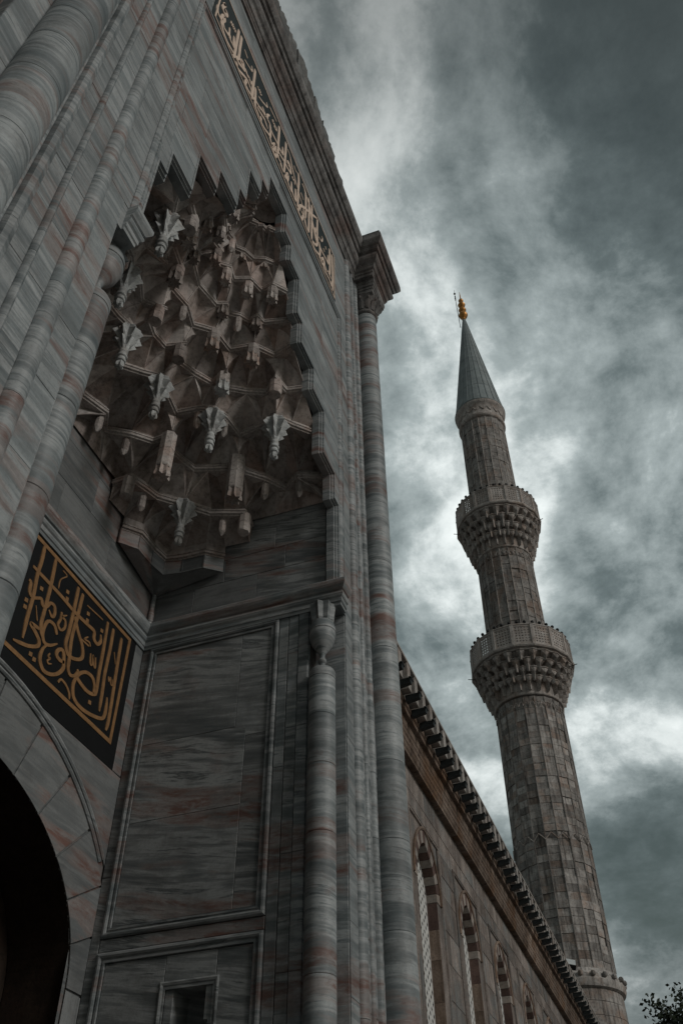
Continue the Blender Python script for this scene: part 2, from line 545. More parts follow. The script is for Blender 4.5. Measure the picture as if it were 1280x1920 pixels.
NICHE_DOTS=[(5.158,5.458),(5.521,5.699),(5.539,5.623),(5.905,5.706),(5.916,5.626),(6.179,5.684),(5.012,5.209),(5.021,5.137),(5.26,4.77),(5.323,4.752),(6.239,4.848)]
BAND_STROKES=[(1,[(2.694,12.222),(2.705,12.1),(2.755,12.066),(2.806,12.097),(2.82,12.242),(2.858,12.346),(2.879,12.276),(2.855,12.139),(2.899,12.065),(2.967,12.089),(3.025,12.172),(3.009,12.375)]),(1,[(2.833,12.068),(2.849,11.986),(2.915,11.908),(3.019,11.893),(3.127,11.94),(3.221,11.996),(3.307,12.024),(3.387,12.089),(3.469,12.155)]),(1,[(3.039,12.216),(3.064,12.122),(3.122,12.129),(3.169,12.158),(3.129,12.419)]),(1,[(3.203,12.886),(3.209,12.488),(3.215,12.199),(3.221,11.996),(3.198,11.875)]),(1,[(3.29,12.892),(3.3,12.508),(3.314,12.155),(3.245,12.029)]),(1,[(3.345,12.244),(3.385,12.192),(3.456,12.229),(3.434,12.314),(3.37,12.279)]),(1,[(3.293,11.931),(3.32,11.864),(3.389,11.898),(3.491,12.02),(3.585,12.115),(3.649,12.109),(3.708,12.089)]),(1,[(3.311,12.0),(3.387,12.089),(3.467,12.167),(3.512,12.274),(3.565,12.239),(3.622,12.285),(3.675,12.25),(3.706,12.368)]),(1,[(3.578,12.06),(3.56,11.977),(3.576,11.88),(3.661,11.932),(3.748,11.985)]),(1,[(3.735,12.894),(3.745,12.545),(3.748,12.194),(3.756,11.936)]),(1,[(2.775,12.58),(2.82,12.692),(2.779,12.448),(2.844,12.42),(2.894,12.505),(2.887,12.583),(2.831,12.561)]),(0.5,[(3.447,12.48),(3.562,12.562),(3.662,12.654),(3.636,12.771)]),(0.5,[(3.404,12.739),(3.456,12.717),(3.508,12.695)]),(0.5,[(3.012,12.644),(3.021,12.553),(3.067,12.679),(3.071,12.572),(3.115,12.67),(3.131,12.581)]),(1,[(3.586,11.913),(3.663,11.924),(3.763,11.994),(3.859,12.103),(3.965,12.163),(4.068,12.263),(4.166,12.295)]),(1,[(3.754,12.375),(3.761,12.163),(3.759,11.915)]),(1,[(3.813,12.422),(3.833,12.227),(3.849,12.06),(3.868,11.936),(3.935,11.918),(4.002,11.899)]),(1,[(3.917,12.042),(4.01,12.084),(4.086,12.135),(4.149,12.168),(4.256,12.121)]),(1,[(4.04,12.349),(4.09,12.352),(4.145,12.329)]),(1,[(4.052,12.018),(4.065,11.918),(4.162,11.934),(4.269,12.019),(4.345,12.095),(4.341,12.27),(4.302,12.381),(4.225,12.369),(4.212,12.476),(4.266,12.607)]),(1,[(4.338,12.08),(4.372,12.01),(4.425,11.999),(4.508,12.186),(4.521,12.068),(4.465,11.958),(4.439,12.03)]),(1,[(4.338,12.296),(4.442,12.302),(4.545,12.335),(4.617,12.33),(4.753,12.416),(4.736,12.595)]),(1,[(4.579,12.95),(4.59,12.763),(4.594,12.463),(4.611,12.218),(4.589,12.089)]),(1,[(4.449,11.94),(4.49,11.886),(4.557,11.906),(4.577,12.045),(4.512,11.999)]),(1,[(4.605,12.107),(4.648,12.039),(4.717,12.059),(4.759,11.991),(4.832,11.985)]),(1,[(4.631,12.197),(4.733,12.256),(4.837,12.316),(4.944,12.349),(5.051,12.425),(5.019,12.573),(4.944,12.563),(4.95,12.493),(5.005,12.511)]),(1,[(4.832,12.967),(4.843,12.645),(4.845,12.318),(4.847,12.016)]),(1,[(4.854,11.938),(4.905,11.979),(4.942,12.167),(4.978,12.178),(4.976,11.999)]),(0.5,[(4.897,12.885),(4.996,12.845),(5.066,12.705),(5.152,12.587),(5.234,12.526)]),(0.5,[(3.915,12.403),(4.035,12.513),(4.17,12.672),(4.141,12.762)]),(0.5,[(3.853,12.602),(3.891,12.574),(3.932,12.644),(3.935,12.561),(3.986,12.622)]),(0.5,[(4.37,12.7),(4.386,12.634),(4.435,12.68),(4.444,12.597),(4.502,12.645),(4.484,12.726)]),(0.5,[(4.237,12.84),(4.483,12.901)]),(1,[(5.311,12.944),(5.344,12.766),(5.342,12.49),(5.349,12.238),(5.349,11.949)]),(1,[(4.939,12.203),(4.978,12.2),(4.964,12.025),(5.036,11.974),(5.12,11.998),(5.101,12.237)]),(1,[(5.137,12.032),(5.189,11.989),(5.275,12.014),(5.245,12.295)]),(1,[(5.374,11.87),(5.436,12.146),(5.567,12.347),(5.725,12.532),(5.889,12.724),(6.08,12.962)]),(1,[(5.598,12.93),(5.63,12.72),(5.645,12.431),(5.64,12.146)]),(1,[(5.47,12.919),(5.556,12.916),(5.624,12.843),(5.711,12.809),(5.802,12.712),(5.85,12.602),(5.888,12.474)]),(1,[(5.737,12.961),(5.758,12.729),(5.772,12.424),(5.771,12.006),(5.669,11.979),(5.622,12.097)]),(1,[(5.394,11.876),(5.474,11.869),(5.53,11.927),(5.562,12.065),(5.62,12.125)]),(1,[(5.923,12.408),(6.011,12.372)]),(0.5,[(5.025,12.799),(5.118,12.646),(5.228,12.529),(5.313,12.465),(5.401,12.372),(5.486,12.323),(5.552,12.239),(5.56,12.108),(5.461,12.066),(5.436,12.146)]),(0.5,[(5.43,12.563),(5.472,12.546),(5.536,12.52)]),(0.5,[(5.142,12.855),(5.206,12.829),(5.255,12.862)]),(0.5,[(5.123,12.451),(5.138,12.396),(5.192,12.472),(5.219,12.376)]),(1,[(5.868,12.973),(5.879,12.705),(5.891,12.398),(5.892,12.113)]),(1,[(5.881,12.571),(5.888,12.392),(5.896,11.961)]),(1,[(6.108,12.975),(6.107,12.64),(6.127,12.309),(6.083,12.132),(6.008,12.044),(5.914,11.979)]),(1,[(5.829,12.626),(5.913,12.51),(5.996,12.368),(6.08,12.213)]),(1,[(6.049,12.58),(6.015,12.401),(6.076,12.336),(6.108,12.276)]),(1,[(5.934,11.971),(6.012,11.913),(6.126,11.982),(6.222,12.075),(6.237,12.271),(6.194,12.411)]),(1,[(6.236,12.326),(6.336,12.34),(6.458,12.389),(6.582,12.439),(6.571,12.651)]),(1,[(6.222,12.075),(6.244,11.986),(6.342,11.999),(6.42,12.156),(6.379,12.227),(6.311,12.099),(6.341,12.066)]),(1,[(6.401,12.069),(6.423,11.966),(6.524,11.992),(6.625,12.018),(6.708,11.985),(6.739,12.13)]),(1,[(6.421,12.128),(6.482,12.104),(6.503,12.054)]),(1,[(6.644,12.97),(6.656,12.706),(6.656,12.289),(6.604,12.164),(6.584,12.2)]),(1,[(6.753,12.959),(6.763,12.664),(6.782,12.338),(6.77,11.919)]),(1,[(6.625,12.169),(6.698,12.161)]),(0.5,[(6.171,12.531),(6.291,12.61),(6.329,12.752),(6.288,12.768)]),(0.5,[(6.374,12.535),(6.416,12.49)]),(0.5,[(6.455,12.732),(6.486,12.684)])]

# ------------------------------------------------------------------ ground
g = G().add([(-400, -600, -EYE), (900, -600, -EYE), (900, 600, -EYE), (-400, 600, -EYE)], [(0, 1, 2, 3)])
gm = mesh('ground', g, M['paving'])
go = bpy.data.objects.new('ground', gm)
COL.objects.link(go)
go['kind'] = 'structure'

# ================================================================== the portal
X0, YF, HW, YB = 4.76, 2.5, 2.23, 4.86
TOP = 13.9
portal = thing('mosque_portal', 'tall striped marble portal with deep stalactite niche and corner columns', 'portal', (X0, YF, -EYE))
fm = lambda u, v, n: (X0 + u, YF - n, v)          # front face
bm_ = lambda u, v, n: (X0 + u, YB - n, v)         # back wall of the niche
rm_ = lambda u, v, n: (X0 + HW - n, u, v)         # right side wall
lm_ = lambda u, v, n: (X0 - HW + n, u, v)         # left side wall

# stepped outline of the niche arch: (top of the step, half width)
STEPS = [(7.49, 2.23), (7.91, 2.10), (8.68, 1.73), (9.10, 1.36), (9.52, .95), (10.31, .79), (10.69, .49), (11.17, .29)]


def arch_w(z):
    for t, w in STEPS:
        if z < t:
            return w
    return 0


# ---- solid core behind the facing
g = G()
zz = [-EYE, 6.29] + [t for t, _ in STEPS]
ww = [2.42, 2.23] + [w for _, w in STEPS[1:]]
g2 = [(-EYE, 6.29, 2.42), (6.29, 7.49, 2.23)] + [(STEPS[i][0], STEPS[i + 1][0], STEPS[i + 1][1]) for i in range(len(STEPS) - 1)]
for za, zb, w in g2:
    for s in (-1, 1):
        g.box(*sorted((X0 + s * (w + .002), X0 + s * 3.84)), YF + .012, YF + .125 if za > 6 else YF + .34, za, zb)
g.box(X0 - 3.84, X0 + 3.84, YF + .012, YF + .125, 11.17, 14.80)
front = part('front_face', g, M['moulding'], portal)
# flanks, rear and roof of the block
g = G()
for s in (-1, 1):
    g.box(*sorted((X0 + s * 3.60, X0 + s * 3.85)), YF + .126, 8.0, -EYE, 14.78)
g.box(X0 - 3.59, X0 + 3.59, 7.8, 8.0, -EYE, 14.78)
g.box(X0 - 3.59, X0 + 3.59, YF + .126, 7.79, 14.6, 14.79)
part('flank_wall', g, M['wall'], portal)

# ---- facing slabs of the front, course by course
COURSES = [-1.6, -.95, -.3, .35, .95, 1.55, 2.2, 2.78, 3.35, 3.92, 4.5, 5.1, 5.68, 6.29, 6.9, 7.49, 7.91, 8.3, 8.68, 9.10, 9.52, 9.92, 10.31, 10.69, 11.17, 11.56, 11.80, 13.14, 13.52, 13.9]
gap = .0013
STR = [2.62, 2.76, 2.92, 3.10, 3.20, 3.84]
rs = random.Random(3)
for i in range(len(COURSES) - 1):
    za, zb = COURSES[i], COURSES[i + 1]
    zm = (za + zb) / 2
    aw = 2.42 if zm < 6.29 else arch_w(zm)
    for s in (-1, 1):
        def cut(u0, u1, mat='front'):
            a, b = sorted((s * u0, s * u1))
            part('marble_slab', G().slab(fm, a + gap, b - gap, za + gap, zb - gap, rs.uniform(0, .0025), .0025, .011), M[mat], front)
        # field between arch and first roll
        lo = aw
        if zm > 11.80 and zm < 13.14:
            lo = 2.16           # the inscription band fills the middle
        if zm > 11.17 and lo == 0:
            js = [0, .95 + rs.uniform(-.3, .3), 2.62]
        else:
            js = [lo, 2.62] if 2.62 - lo < .75 else [lo, lo + (2.62 - lo) * rs.uniform(.4, .62), 2.62]
        for a, b in zip(js[:-1], js[1:]):
            cut(a, b)
        cut(2.76, 2.92, 'jamb')
        if i % 2 == 0 or i > 24:
            pass
    # strips run through two courses
for i in range(0, len(COURSES) - 1, 2):
    za, zb = COURSES[i], COURSES[min(i + 2, len(COURSES) - 1)]
    for s in (-1, 1):
        for u0, u1 in ((2.97, 3.10), (3.20, 3.84)):
            a, b = sorted((s * u0, s * u1))
            part('marble_slab', G().slab(fm, a + gap, b - gap, za + gap, zb - gap, rs.uniform(0, .004), .006, .011), M['jamb'], front)

# ---- vertical roll mouldings in drums
roll = [(0, -.012), (0, .004), (.006, .020), (.022, .042), (.05, .056), (.07, .058), (.09, .056), (.118, .042), (.134, .020), (.14, .004), (.14, -.012)]
thin = [(0, -.012), (0, .005), (.012, .026), (.025, .032), (.038, .026), (.05, .005), (.05, -.012)]
cy = [(0, -.012), (0, .004), (.014, .03), (.05, .045), (.086, .03), (.10, .004), (.10, -.012)]


def uproll(prof, u, za, zb, s):
    g = G()
    vs = []
    for z in (za + .002, zb - .002):
        for o, n in prof:
            vs.append(fm(s * (u + o), z, n))
    m = len(prof)
    fs = [(k, k + 1, m + k + 1, m + k) for k in range(m - 1)] + [tuple(range(m)), tuple(range(2 * m - 1, m - 1, -1))]
    return g.add(vs, fs)


joints = [-1.6, .5, 2.1, 3.6, 4.65, 6.0, 7.6, 9.0, 10.4, 12.0, 13.9]
for s in (-1, 1):
    sh = .18 if s > 0 else 0
    jj = [joints[0]] + [j + sh * (k % 3 - 1) for k, j in enumerate(joints[1:-1])] + [joints[-1]]
    for za, zb in zip(jj[:-1], jj[1:]):
        part('roll_moulding', uproll(roll, 2.62, za, zb, s), M['jamb'], front, True)
        part('roll_moulding', uproll(thin, 2.92, za, zb, s), M['jamb'], front, True)
        part('roll_moulding', uproll(cy, 3.10, za, zb, s), M['jamb'], front, True)
# inner frame: rises from the string course, runs level under the inscription
path = [(2.36, 6.29), (2.36, 11.62), (-2.36, 11.62), (-2.36, 6.29)]
fprof = [(0, -.012), (0, .012), (.02, .03), (.045, .034), (.05, .02), (.065, .02), (.07, .03), (.10, .024), (.115, .006), (.115, -.012)]
part('frame_moulding', G().sweep(path, fprof, fm), M['jamb'], front)

# ---- stepped arch moulding round the niche
path = [(HW, 6.29)]
for (t, w), (t2, w2) in zip(STEPS[:-1], STEPS[1:]):
    path += [(w, t), (w2, t)]
path += [(.29, 11.17)]
path = path + [(-a, b) for a, b in reversed(path)]
aprof = [(0, -.13), (0, -.012), (0, .003), (.010, .006), (.020, .006), (.021, -.016), (.030, -.019), (.041, -.019), (.042, -.04), (.052, -.043), (.062, -.043), (.063, -.09), (.063, -.13)]
part('arch_moulding', G().sweep(path, aprof, fm), M['moulding'], portal)

# ---- corner columns
def column(name, cx, cy, r, joints, mat, n=40):
    col = None
    for i, (za, zb) in enumerate(zip(joints[:-1], joints[1:])):
        e = .002
        g = G().lathe([(r - .004, za + .0006), (r, za + e + .003), (r + rs.uniform(-.0015, .0015), (za + zb) / 2), (r, zb - e - .003), (r - .004, zb - .0006)], cx, cy, n)
        if col is None:
            col = part(name, g, M[mat], portal, True)
        else:
            part('column_drum', g, M[mat], col, True)
    return col


def prism_sq(g, cx, cy, hx, hy, z0, z1, hx2=None, hy2=None):
    hx2 = hx if hx2 is None else hx2
    hy2 = hy if hy2 is None else hy2
    vs = [(cx + sx * hx, cy + sy * hy, z0) for sx, sy in ((-1, -1), (1, -1), (1, 1), (-1, 1))] + [(cx + sx * hx2, cy + sy * hy2, z1) for sx, sy in ((-1, -1), (1, -1), (1, 1), (-1, 1))]
    return g.add(vs, [(3, 2, 1, 0), (4, 5, 6, 7), (0, 1, 5, 4), (1, 2, 6, 5), (2, 3, 7, 6), (3, 0, 4, 7)])


CW, CY_, CR = 3.48, 2.418, .178
for s in (-1, 1):
    cx = X0 + s * CW
    jj = [-1.25, .72, 1.12, 2.05, 2.98, 3.85, 4.7, 6.15, 7.5, 8.55, 9.9, 11.3, 12.3, 13.16] if s > 0 else [-1.25, .9, 2.4, 3.7, 4.85, 5.62, 6.2, 6.72, 7.9, 9.3, 10.8, 12.1, 13.16]
    c = column('corner_column', cx, CY_, CR, jj, 'column')
    part('column_base', prism_sq(G().lathe([(.23, -1.45), (.24, -1.40), (.235, -1.34), (.20, -1.32), (.195, -1.28), (.18, -1.25)], cx, CY_, 40), cx, CY_, .25, .25, -EYE, -1.45), M['column'], c, True)
    # capital: collar, leafy bell, square abacus
    g = G().lathe([(CR - .004, 13.16), (CR + .02, 13.18), (CR + .03, 13.21), (CR + .02, 13.24), (CR + .004, 13.26), (CR + .004, 13.32), (CR + .03, 13.42), (CR + .07, 13.53), (CR + .12, 13.60)], cx, CY_, 40)
    cap = part('capital', g, M['cornice'], c, True)
    for k in range(12):
        a = 2 * math.pi * k / 12
        g = G()
        vs = []
        for t, (rr, z) in enumerate(((.185, 13.30), (.205, 13.38), (.245, 13.48), (.29, 13.55), (.275, 13.50))):
            wd = (.035, .05, .05, .03, .006)[t]
            for q in (-1, 0, 1):
                o = .014 if q == 0 else 0
                vs.append((cx + (rr + o) * math.cos(a) - q * wd * math.sin(a), CY_ + (rr + o) * math.sin(a) + q * wd * math.cos(a), z))
        fs = [(t * 3 + q, t * 3 + q + 1, t * 3 + q + 4, t * 3 + q + 3) for t in range(4) for q in range(2)]
        part('capital_leaf', g.add(vs, fs), M['cornice'], c)
    g = G()
    for hz, z0, z1 in ((.255, 13.60, 13.68), (.275, 13.68, 13.74), (.295, 13.74, 13.82), (.31, 13.82, 13.898)):
        prism_sq(g, cx - s * .03, CY_ + .02, hz - .01, hz - .01, z0, z1 - .0, hz, hz)
    part('abacus', g, M['cornice'], c)

# ---- top cornice, breaking forward over the columns
bw0, bw1, bf = 3.10, 3.72, .335
cpath = [(X0 + 3.86, 4.6), (X0 + 3.86, YF - .02), (X0 + bw1, YF - .02), (X0 + bw1, YF - bf), (X0 + bw0, YF - bf), (X0 + bw0, YF), (X0 - bw0, YF), (X0 - bw0, YF - bf), (X0 - bw1, YF - bf), (X0 - bw1, YF - .02), (X0 - 3.86, YF - .02), (X0 - 3.86, 4.6)]
cpath = [p for p in cpath if True]
cprof = [(0.0, 13.9), (.03, 13.905), (.034, 13.97), (.05, 13.99), (.05, 14.05), (.075, 14.07), (.085, 14.12), (.10, 14.17), (.135, 14.20), (.165, 14.25), (.178, 14.31), (.172, 14.37), (.15, 14.41), (.15, 14.44), (.195, 14.46), (.215, 14.50), (.215, 14.53), (.25, 14.55), (.285, 14.62), (.30, 14.66), (.30, 14.79), (.27, 14.82), (-.2, 14.84)]
# path runs right to left, so outward (-y) is on its left
cor = None
segs = []
cuts = [0, 1]
g = G().sweep([(a, b) for a, b in cpath], cprof, lambda a, b, h: (a, b, h))
cor = part('cornice', g, M['cornice'], portal)
# bed under the forward breaks
for s in (-1, 1):
    a, b = sorted((X0 + s * (bw0 + .003), X0 + s * (bw1 - .003)))
    part('cornice_bed', G().box(a, b, YF - bf + .003, YF + .01, 13.90, 14.6), M['cornice'], cor)
# a low gable of weathered coping stones
ncs = 15
for k in range(ncs):
    a = -2.86 + 5.72 * k / ncs
    b = -2.86 + 5.72 * (k + 1) / ncs
    hh = lambda u: 14.86 + 1.22 * (1 - abs(u / 2.9) ** 1.25)
    g = G()
    nn = 6
    vs = []
    yf_, yb_ = YF - .235 + rs.uniform(-.012, .012), YF + .5
    dz = rs.uniform(-.012, .012)
    for q in range(nn + 1):
        u = a + .004 + (b - a - .008) * q / nn
        top = hh(u) + dz + rs.uniform(-.012, .012)
        vs += [(X0 + u, yf_ + .02, 14.825), (X0 + u, yf_ + rs.uniform(-.02, .02), 14.84 + (top - 14.84) * .5), (X0 + u, yf_ + rs.uniform(-.01, .03), top - .05), (X0 + u, yf_ + .10, top), (X0 + u, yb_, top + .02), (X0 + u, yb_, 14.825)]
    fs = []
    for q in range(nn):
        for j in range(5):
            fs.append((q * 6 + j, q * 6 + j + 1, q * 6 + 6 + j + 1, q * 6 + 6 + j))
    fs += [tuple(range(6)), tuple(nn * 6 + j for j in range(5, -1, -1))]
    part('coping_stone', g.add(vs, fs), M['coping'], cor)
for s in (-1, 1):
    g = G()
    for j in range(5):
        x0_, x1_ = X0 + s * (2.84 + j * .224), X0 + s * (2.84 + (j + 1) * .224 - .004)
        a, b = sorted((x0_, x1_))
        z1 = 14.95 + rs.uniform(-.025, .03)
        g = G().box(a, b, YF - .615 + rs.uniform(0, .02), YF + .4, 14.842, z1)
        part('coping_stone', g, M['coping'], cor)

# ---- niche side walls
frame_p = [(0, -.012), (0, .010), (.012, .022), (.03, .026), (.045, .018), (.05, .004), (.062, .004), (.066, .012), (.085, .012), (.088, -.012)]


def rect_frame(mp, u0, u1, v0, v1, prof=frame_p):
    return G().sweep([(u0, v0), (u0, v1), (u1, v1), (u1, v0)], [(-o, h) for o, h in prof], mp, True)


for s, mp in ((1, rm_), (-1, lm_)):
    g = G()
    # rough core with the little wall niche left open
    xa, xb = (X0 + HW + .012, X0 + HW + .10) if s > 0 else (X0 - HW - .10, X0 - HW - .012)
    g.box(xa, xb, 2.80, 3.62, -EYE, 2.38)
    g.box(xa, xb, 4.06, YB + .1, -EYE, 2.38)
    g.box(xa, xb, 2.80, YB + .1, 2.381, 6.29)
    g.box(xa, xb, YF + .30, YB + .1, 6.291, 8.0)
    side = part('niche_side_wall', g, M['mortar'], portal)
    # corner pier strips beside the small column
    for u0, u1, t in ((2.845, 2.96, .012), (2.965, 3.075, .004)):
        zs = [-1.6, .3, 1.75, 2.38, 3.35, 4.6, 5.97]
        for za, zb in zip(zs[:-1], zs[1:]):
            part('marble_slab', G().slab(mp, u0 + gap, u1 - gap, za + gap, zb - gap, t + rs.uniform(0, .002), .006, .011), M['jamb'], side)
    # stiles and rails round the sunk panels
    for u0, u1, v0, v1 in ((3.08, 3.185, -1.6, 2.0), (3.08, 3.185, 2.0, 4.2), (3.08, 3.185, 4.2, 5.97), (4.765, YB, -1.6, 1.2), (4.765, YB, 1.2, 3.4), (4.765, YB, 3.4, 5.97),
                           (3.19, 4.76, 6.155, 6.29 - .30), (3.19, 4.76, 2.735, 2.845)):
        if v1 > v0:
            part('marble_slab', G().slab(mp, u0 + gap, u1 - gap, v0 + gap, v1 - gap, rs.uniform(0, .002), .005, .011), M['jamb' if u1 < 3.3 else 'panel'], side)
    part('panel_moulding', rect_frame(mp, 3.19, 4.76, 2.85, 5.965), M['moulding'], side)
    part('panel_moulding', rect_frame(mp, 3.19, 4.76, -1.3, 2.73), M['moulding'], side)
    # bookmatched slabs of the upper panel, a touch sunk
    for u0, u1, v0, v1 in ((3.282, 3.62, 4.62, 5.872), (3.624, 4.668, 4.74, 5.872), (3.282, 3.50, 2.942, 4.617), (3.504, 4.668, 3.9, 4.737), (3.504, 4.668, 2.942, 3.897)):
        part('marble_panel', G().slab(mp, u0 + gap / 2, u1 - gap / 2, v0 + gap / 2, v1 - gap / 2, -.004 + rs.uniform(0, .0015), .002, .0115), M['panel'], side)
    # lower panel around a small keyhole niche
    for u0, u1, v0, v1 in ((3.282, 3.60, -1.2, 2.637), (4.08, 4.668, -1.2, 2.637), (3.604, 4.076, 2.40, 2.637)):
        part('marble_panel', G().slab(mp, u0 + gap / 2, u1 - gap / 2, v0 + gap / 2, v1 - gap / 2, -.004, .002, .0115), M['panel'], side)
    sx = 1 if s > 0 else -1
    xw = X0 + sx * (HW + .004)
    g = G()
    xo = xw + sx * .30
    a, b = sorted((xw, xo))
    g.box(a, b, 3.58, 3.62, -1.2, 2.40)
    g.box(a, b, 4.06, 4.10, -1.2, 2.40)
    a2, b2 = sorted((xo, xo + sx * .03))
    g.box(a2, b2, 3.58, 4.10, -1.2, 2.42)
    g.box(a, b, 3.621, 4.059, 2.37, 2.40)
    # stepped shoulders
    for q, (wd, zt, zb) in enumerate(((.07, 2.369, 2.12), (.035, 2.119, 1.92))):
        g.box(*sorted((xw + sx * .02, xo - sx * .01)), 3.621, 3.62 + wd, zb, zt)
        g.box(*sorted((xw + sx * .02, xo - sx * .01)), 4.06 - wd, 4.059, zb, zt)
    part('wall_niche', g, M['panel'], side)
    part('panel_moulding', rect_frame(mp, 3.57, 4.11, -1.1, 2.43, [(0, -.006), (0, .004), (.012, .008), (.03, .002), (.03, -.006)]), M['panel'], side)
    # wall above the string course
    for v0, v1, us in ((6.30, 6.72, (2.66, 3.5, 4.3, YB)), (6.72, 7.06, (2.66, 3.16, 3.93, YB)), (7.06, 7.5, (2.66, 3.30, YB)), (7.5, 7.95, (2.66, 3.6, YB))):
        for u0, u1 in zip(us[:-1], us[1:]):
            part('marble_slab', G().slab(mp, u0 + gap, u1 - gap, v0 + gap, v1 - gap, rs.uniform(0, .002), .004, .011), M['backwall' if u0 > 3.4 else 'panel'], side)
    # rebate for the small column
    g = G()
    xa, xb = sorted((X0 + s * 2.405, X0 + s * 2.43))
    g.box(xa, xb, YF + .013, 2.83, -EYE, 5.97)
    xa, xb = sorted((X0 + s * 2.24, X0 + s * 2.404))
    g.box(xa, xb, 2.835, 2.86, -EYE, 5.97)
    part('column_rebate', g, M['jamb'], side)

# ---- small columns at the mouth of the niche, with vase capitals
for s in (-1, 1):
    cx, cyy, r = X0 + s * 2.225, 2.69, .132
    zt = 5.12 if s > 0 else 5.30
    jj = [-1.3, .55, 2.30, 3.45, 4.1, 4.62, zt - .06] if s > 0 else [-1.3, .4, 1.7, 2.75, 3.4, 4.15, 4.7, zt - .06]
    c = column('niche_column', cx, cyy, r, jj, 'column', 36)
    part('column_base', prism_sq(G().lathe([(.17, -1.45), (.175, -1.41), (.165, -1.37), (.145, -1.35), (.133, -1.3)], cx, cyy, 32), cx, cyy, .18, .14, -EYE, -1.45), M['column'], c, True)
    g = G().lathe([(r + .002, zt - .06), (r + .002, zt + .015), (r - .012, zt + .045), (r - .045, zt + .065), (.035, zt + .075), (.03, zt + .12), (.03, zt + .135), (.042, zt + .15), (.045, zt + .168), (.04, zt + .186), (.028, zt + .20), (.028, zt + .235), (.04, zt + .27), (.085, zt + .33), (.118, zt + .39), (.132, zt + .45), (.138, zt + .50), (.134, zt + .515), (.134, zt + .525), (.14, zt + .53), (.136, zt + .58), (.12, zt + .64)], cx, cyy, 36)
    part('vase_capital', g, M['moulding'], c, True)
    # little stalactite block above the vase
    for k, (a, w, z0, z1) in enumerate(((0, .13, zt + .60, 5.985), (1, .10, zt + .56, 5.985))):
        g = G()
        m = 8
        vs = []
        for z, f in ((z0, .62), (z0 + .07, .95), (z1, 1.18)):
            for j in range(2 * m):
                th = math.pi * j / m + k * .2
                rr = w * f * (1.0 if j % 2 == 0 else .78)
                vs.append((cx + rr * math.cos(th), cyy + rr * math.sin(th), z))
        n2 = 2 * m
        fs = [(t * n2 + j, t * n2 + (j + 1) % n2, t * n2 + n2 + (j + 1) % n2, t * n2 + n2 + j) for t in range(2) for j in range(n2)]
        fs += [tuple(range(n2 - 1, -1, -1)), tuple(2 * n2 + j for j in range(n2))]
        part('capital_star', g.add(vs, fs), M['moulding'], c)

# ---- string course round the niche and back onto the front
sp = [(X0 + 2.37, YF), (X0 + HW, YF), (X0 + HW, YB), (X0 - HW, YB), (X0 - HW, YF), (X0 - 2.37, YF)]
sprof = [(-.012, 5.965), (.02, 5.965), (.022, 6.0), (.034, 6.01), (.034, 6.06), (.05, 6.075), (.06, 6.10), (.055, 6.125), (.04, 6.135), (.04, 6.15), (.06, 6.16), (.085, 6.20), (.095, 6.225), (.095, 6.27), (.085, 6.285), (-.012, 6.296)]
part('string_course', G().sweep(sp, [(o, h) for o, h in sprof], lambda a, b, h: (a, b, h)), M['moulding'], portal)
# slab closing the rebate under the string course
for s in (-1, 1):
    a, b = sorted((X0 + s * 2.232, X0 + s * 2.44))
    part('rebate_lintel', G().box(a, b, YF + .002, 2.86, 5.972, 6.285), M['moulding'], portal)

# ---- back wall with the doorway
EA, EB, EZ = 2.0, 1.38, 2.40       # doorway arch
XA, XB = 2.58, 2.05                # outer moulding
th = [math.pi * k / 48 for k in range(49)]


def ell(a, b, t):
    return (a * math.cos(t), EZ + b * math.sin(t))


g = G()
# wall sheet around the opening, as columns of quads
us = [-2.23 + 4.46 * k / 64 for k in range(65)]
for a, b in zip(us[:-1], us[1:]):
    vs = []
    for u in (a, b):
        zo = EZ + EB * math.sqrt(max(0, 1 - (u / EA) ** 2)) if abs(u) < EA else -EYE
        vs += [bm_(u, zo, -.012), bm_(u, 8.0, -.012)]
    g.add(vs, [(0, 2, 3, 1)])
# reveal of the doorway
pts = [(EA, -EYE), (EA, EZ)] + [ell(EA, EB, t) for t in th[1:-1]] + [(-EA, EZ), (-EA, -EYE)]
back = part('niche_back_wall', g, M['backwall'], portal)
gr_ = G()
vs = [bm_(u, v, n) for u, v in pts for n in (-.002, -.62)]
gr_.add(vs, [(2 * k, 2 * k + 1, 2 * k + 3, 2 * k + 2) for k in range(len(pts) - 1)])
part('shade_painted_reveal', gr_, M['wood'], portal)  # reveal coloured near-black to paint in the doorway's shade, not a real wood lining
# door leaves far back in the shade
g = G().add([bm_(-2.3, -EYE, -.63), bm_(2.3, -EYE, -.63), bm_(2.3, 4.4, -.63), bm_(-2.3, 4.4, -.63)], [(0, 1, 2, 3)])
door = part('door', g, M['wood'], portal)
for s in (-1, 1):
    for v0, v1 in ((-1.4, -.2), (-.1, 1.2), (1.3, 2.5)):
        for u0, u1 in ((.1, .9), (1.0, 1.85)):
            a, b = sorted((s * u0, s * u1))
            part('door_panel', G().slab(lambda u, v, n: bm_(u, v, n - .63), a, b, v0, v1, .03, .02, .002), M['wood'], door)
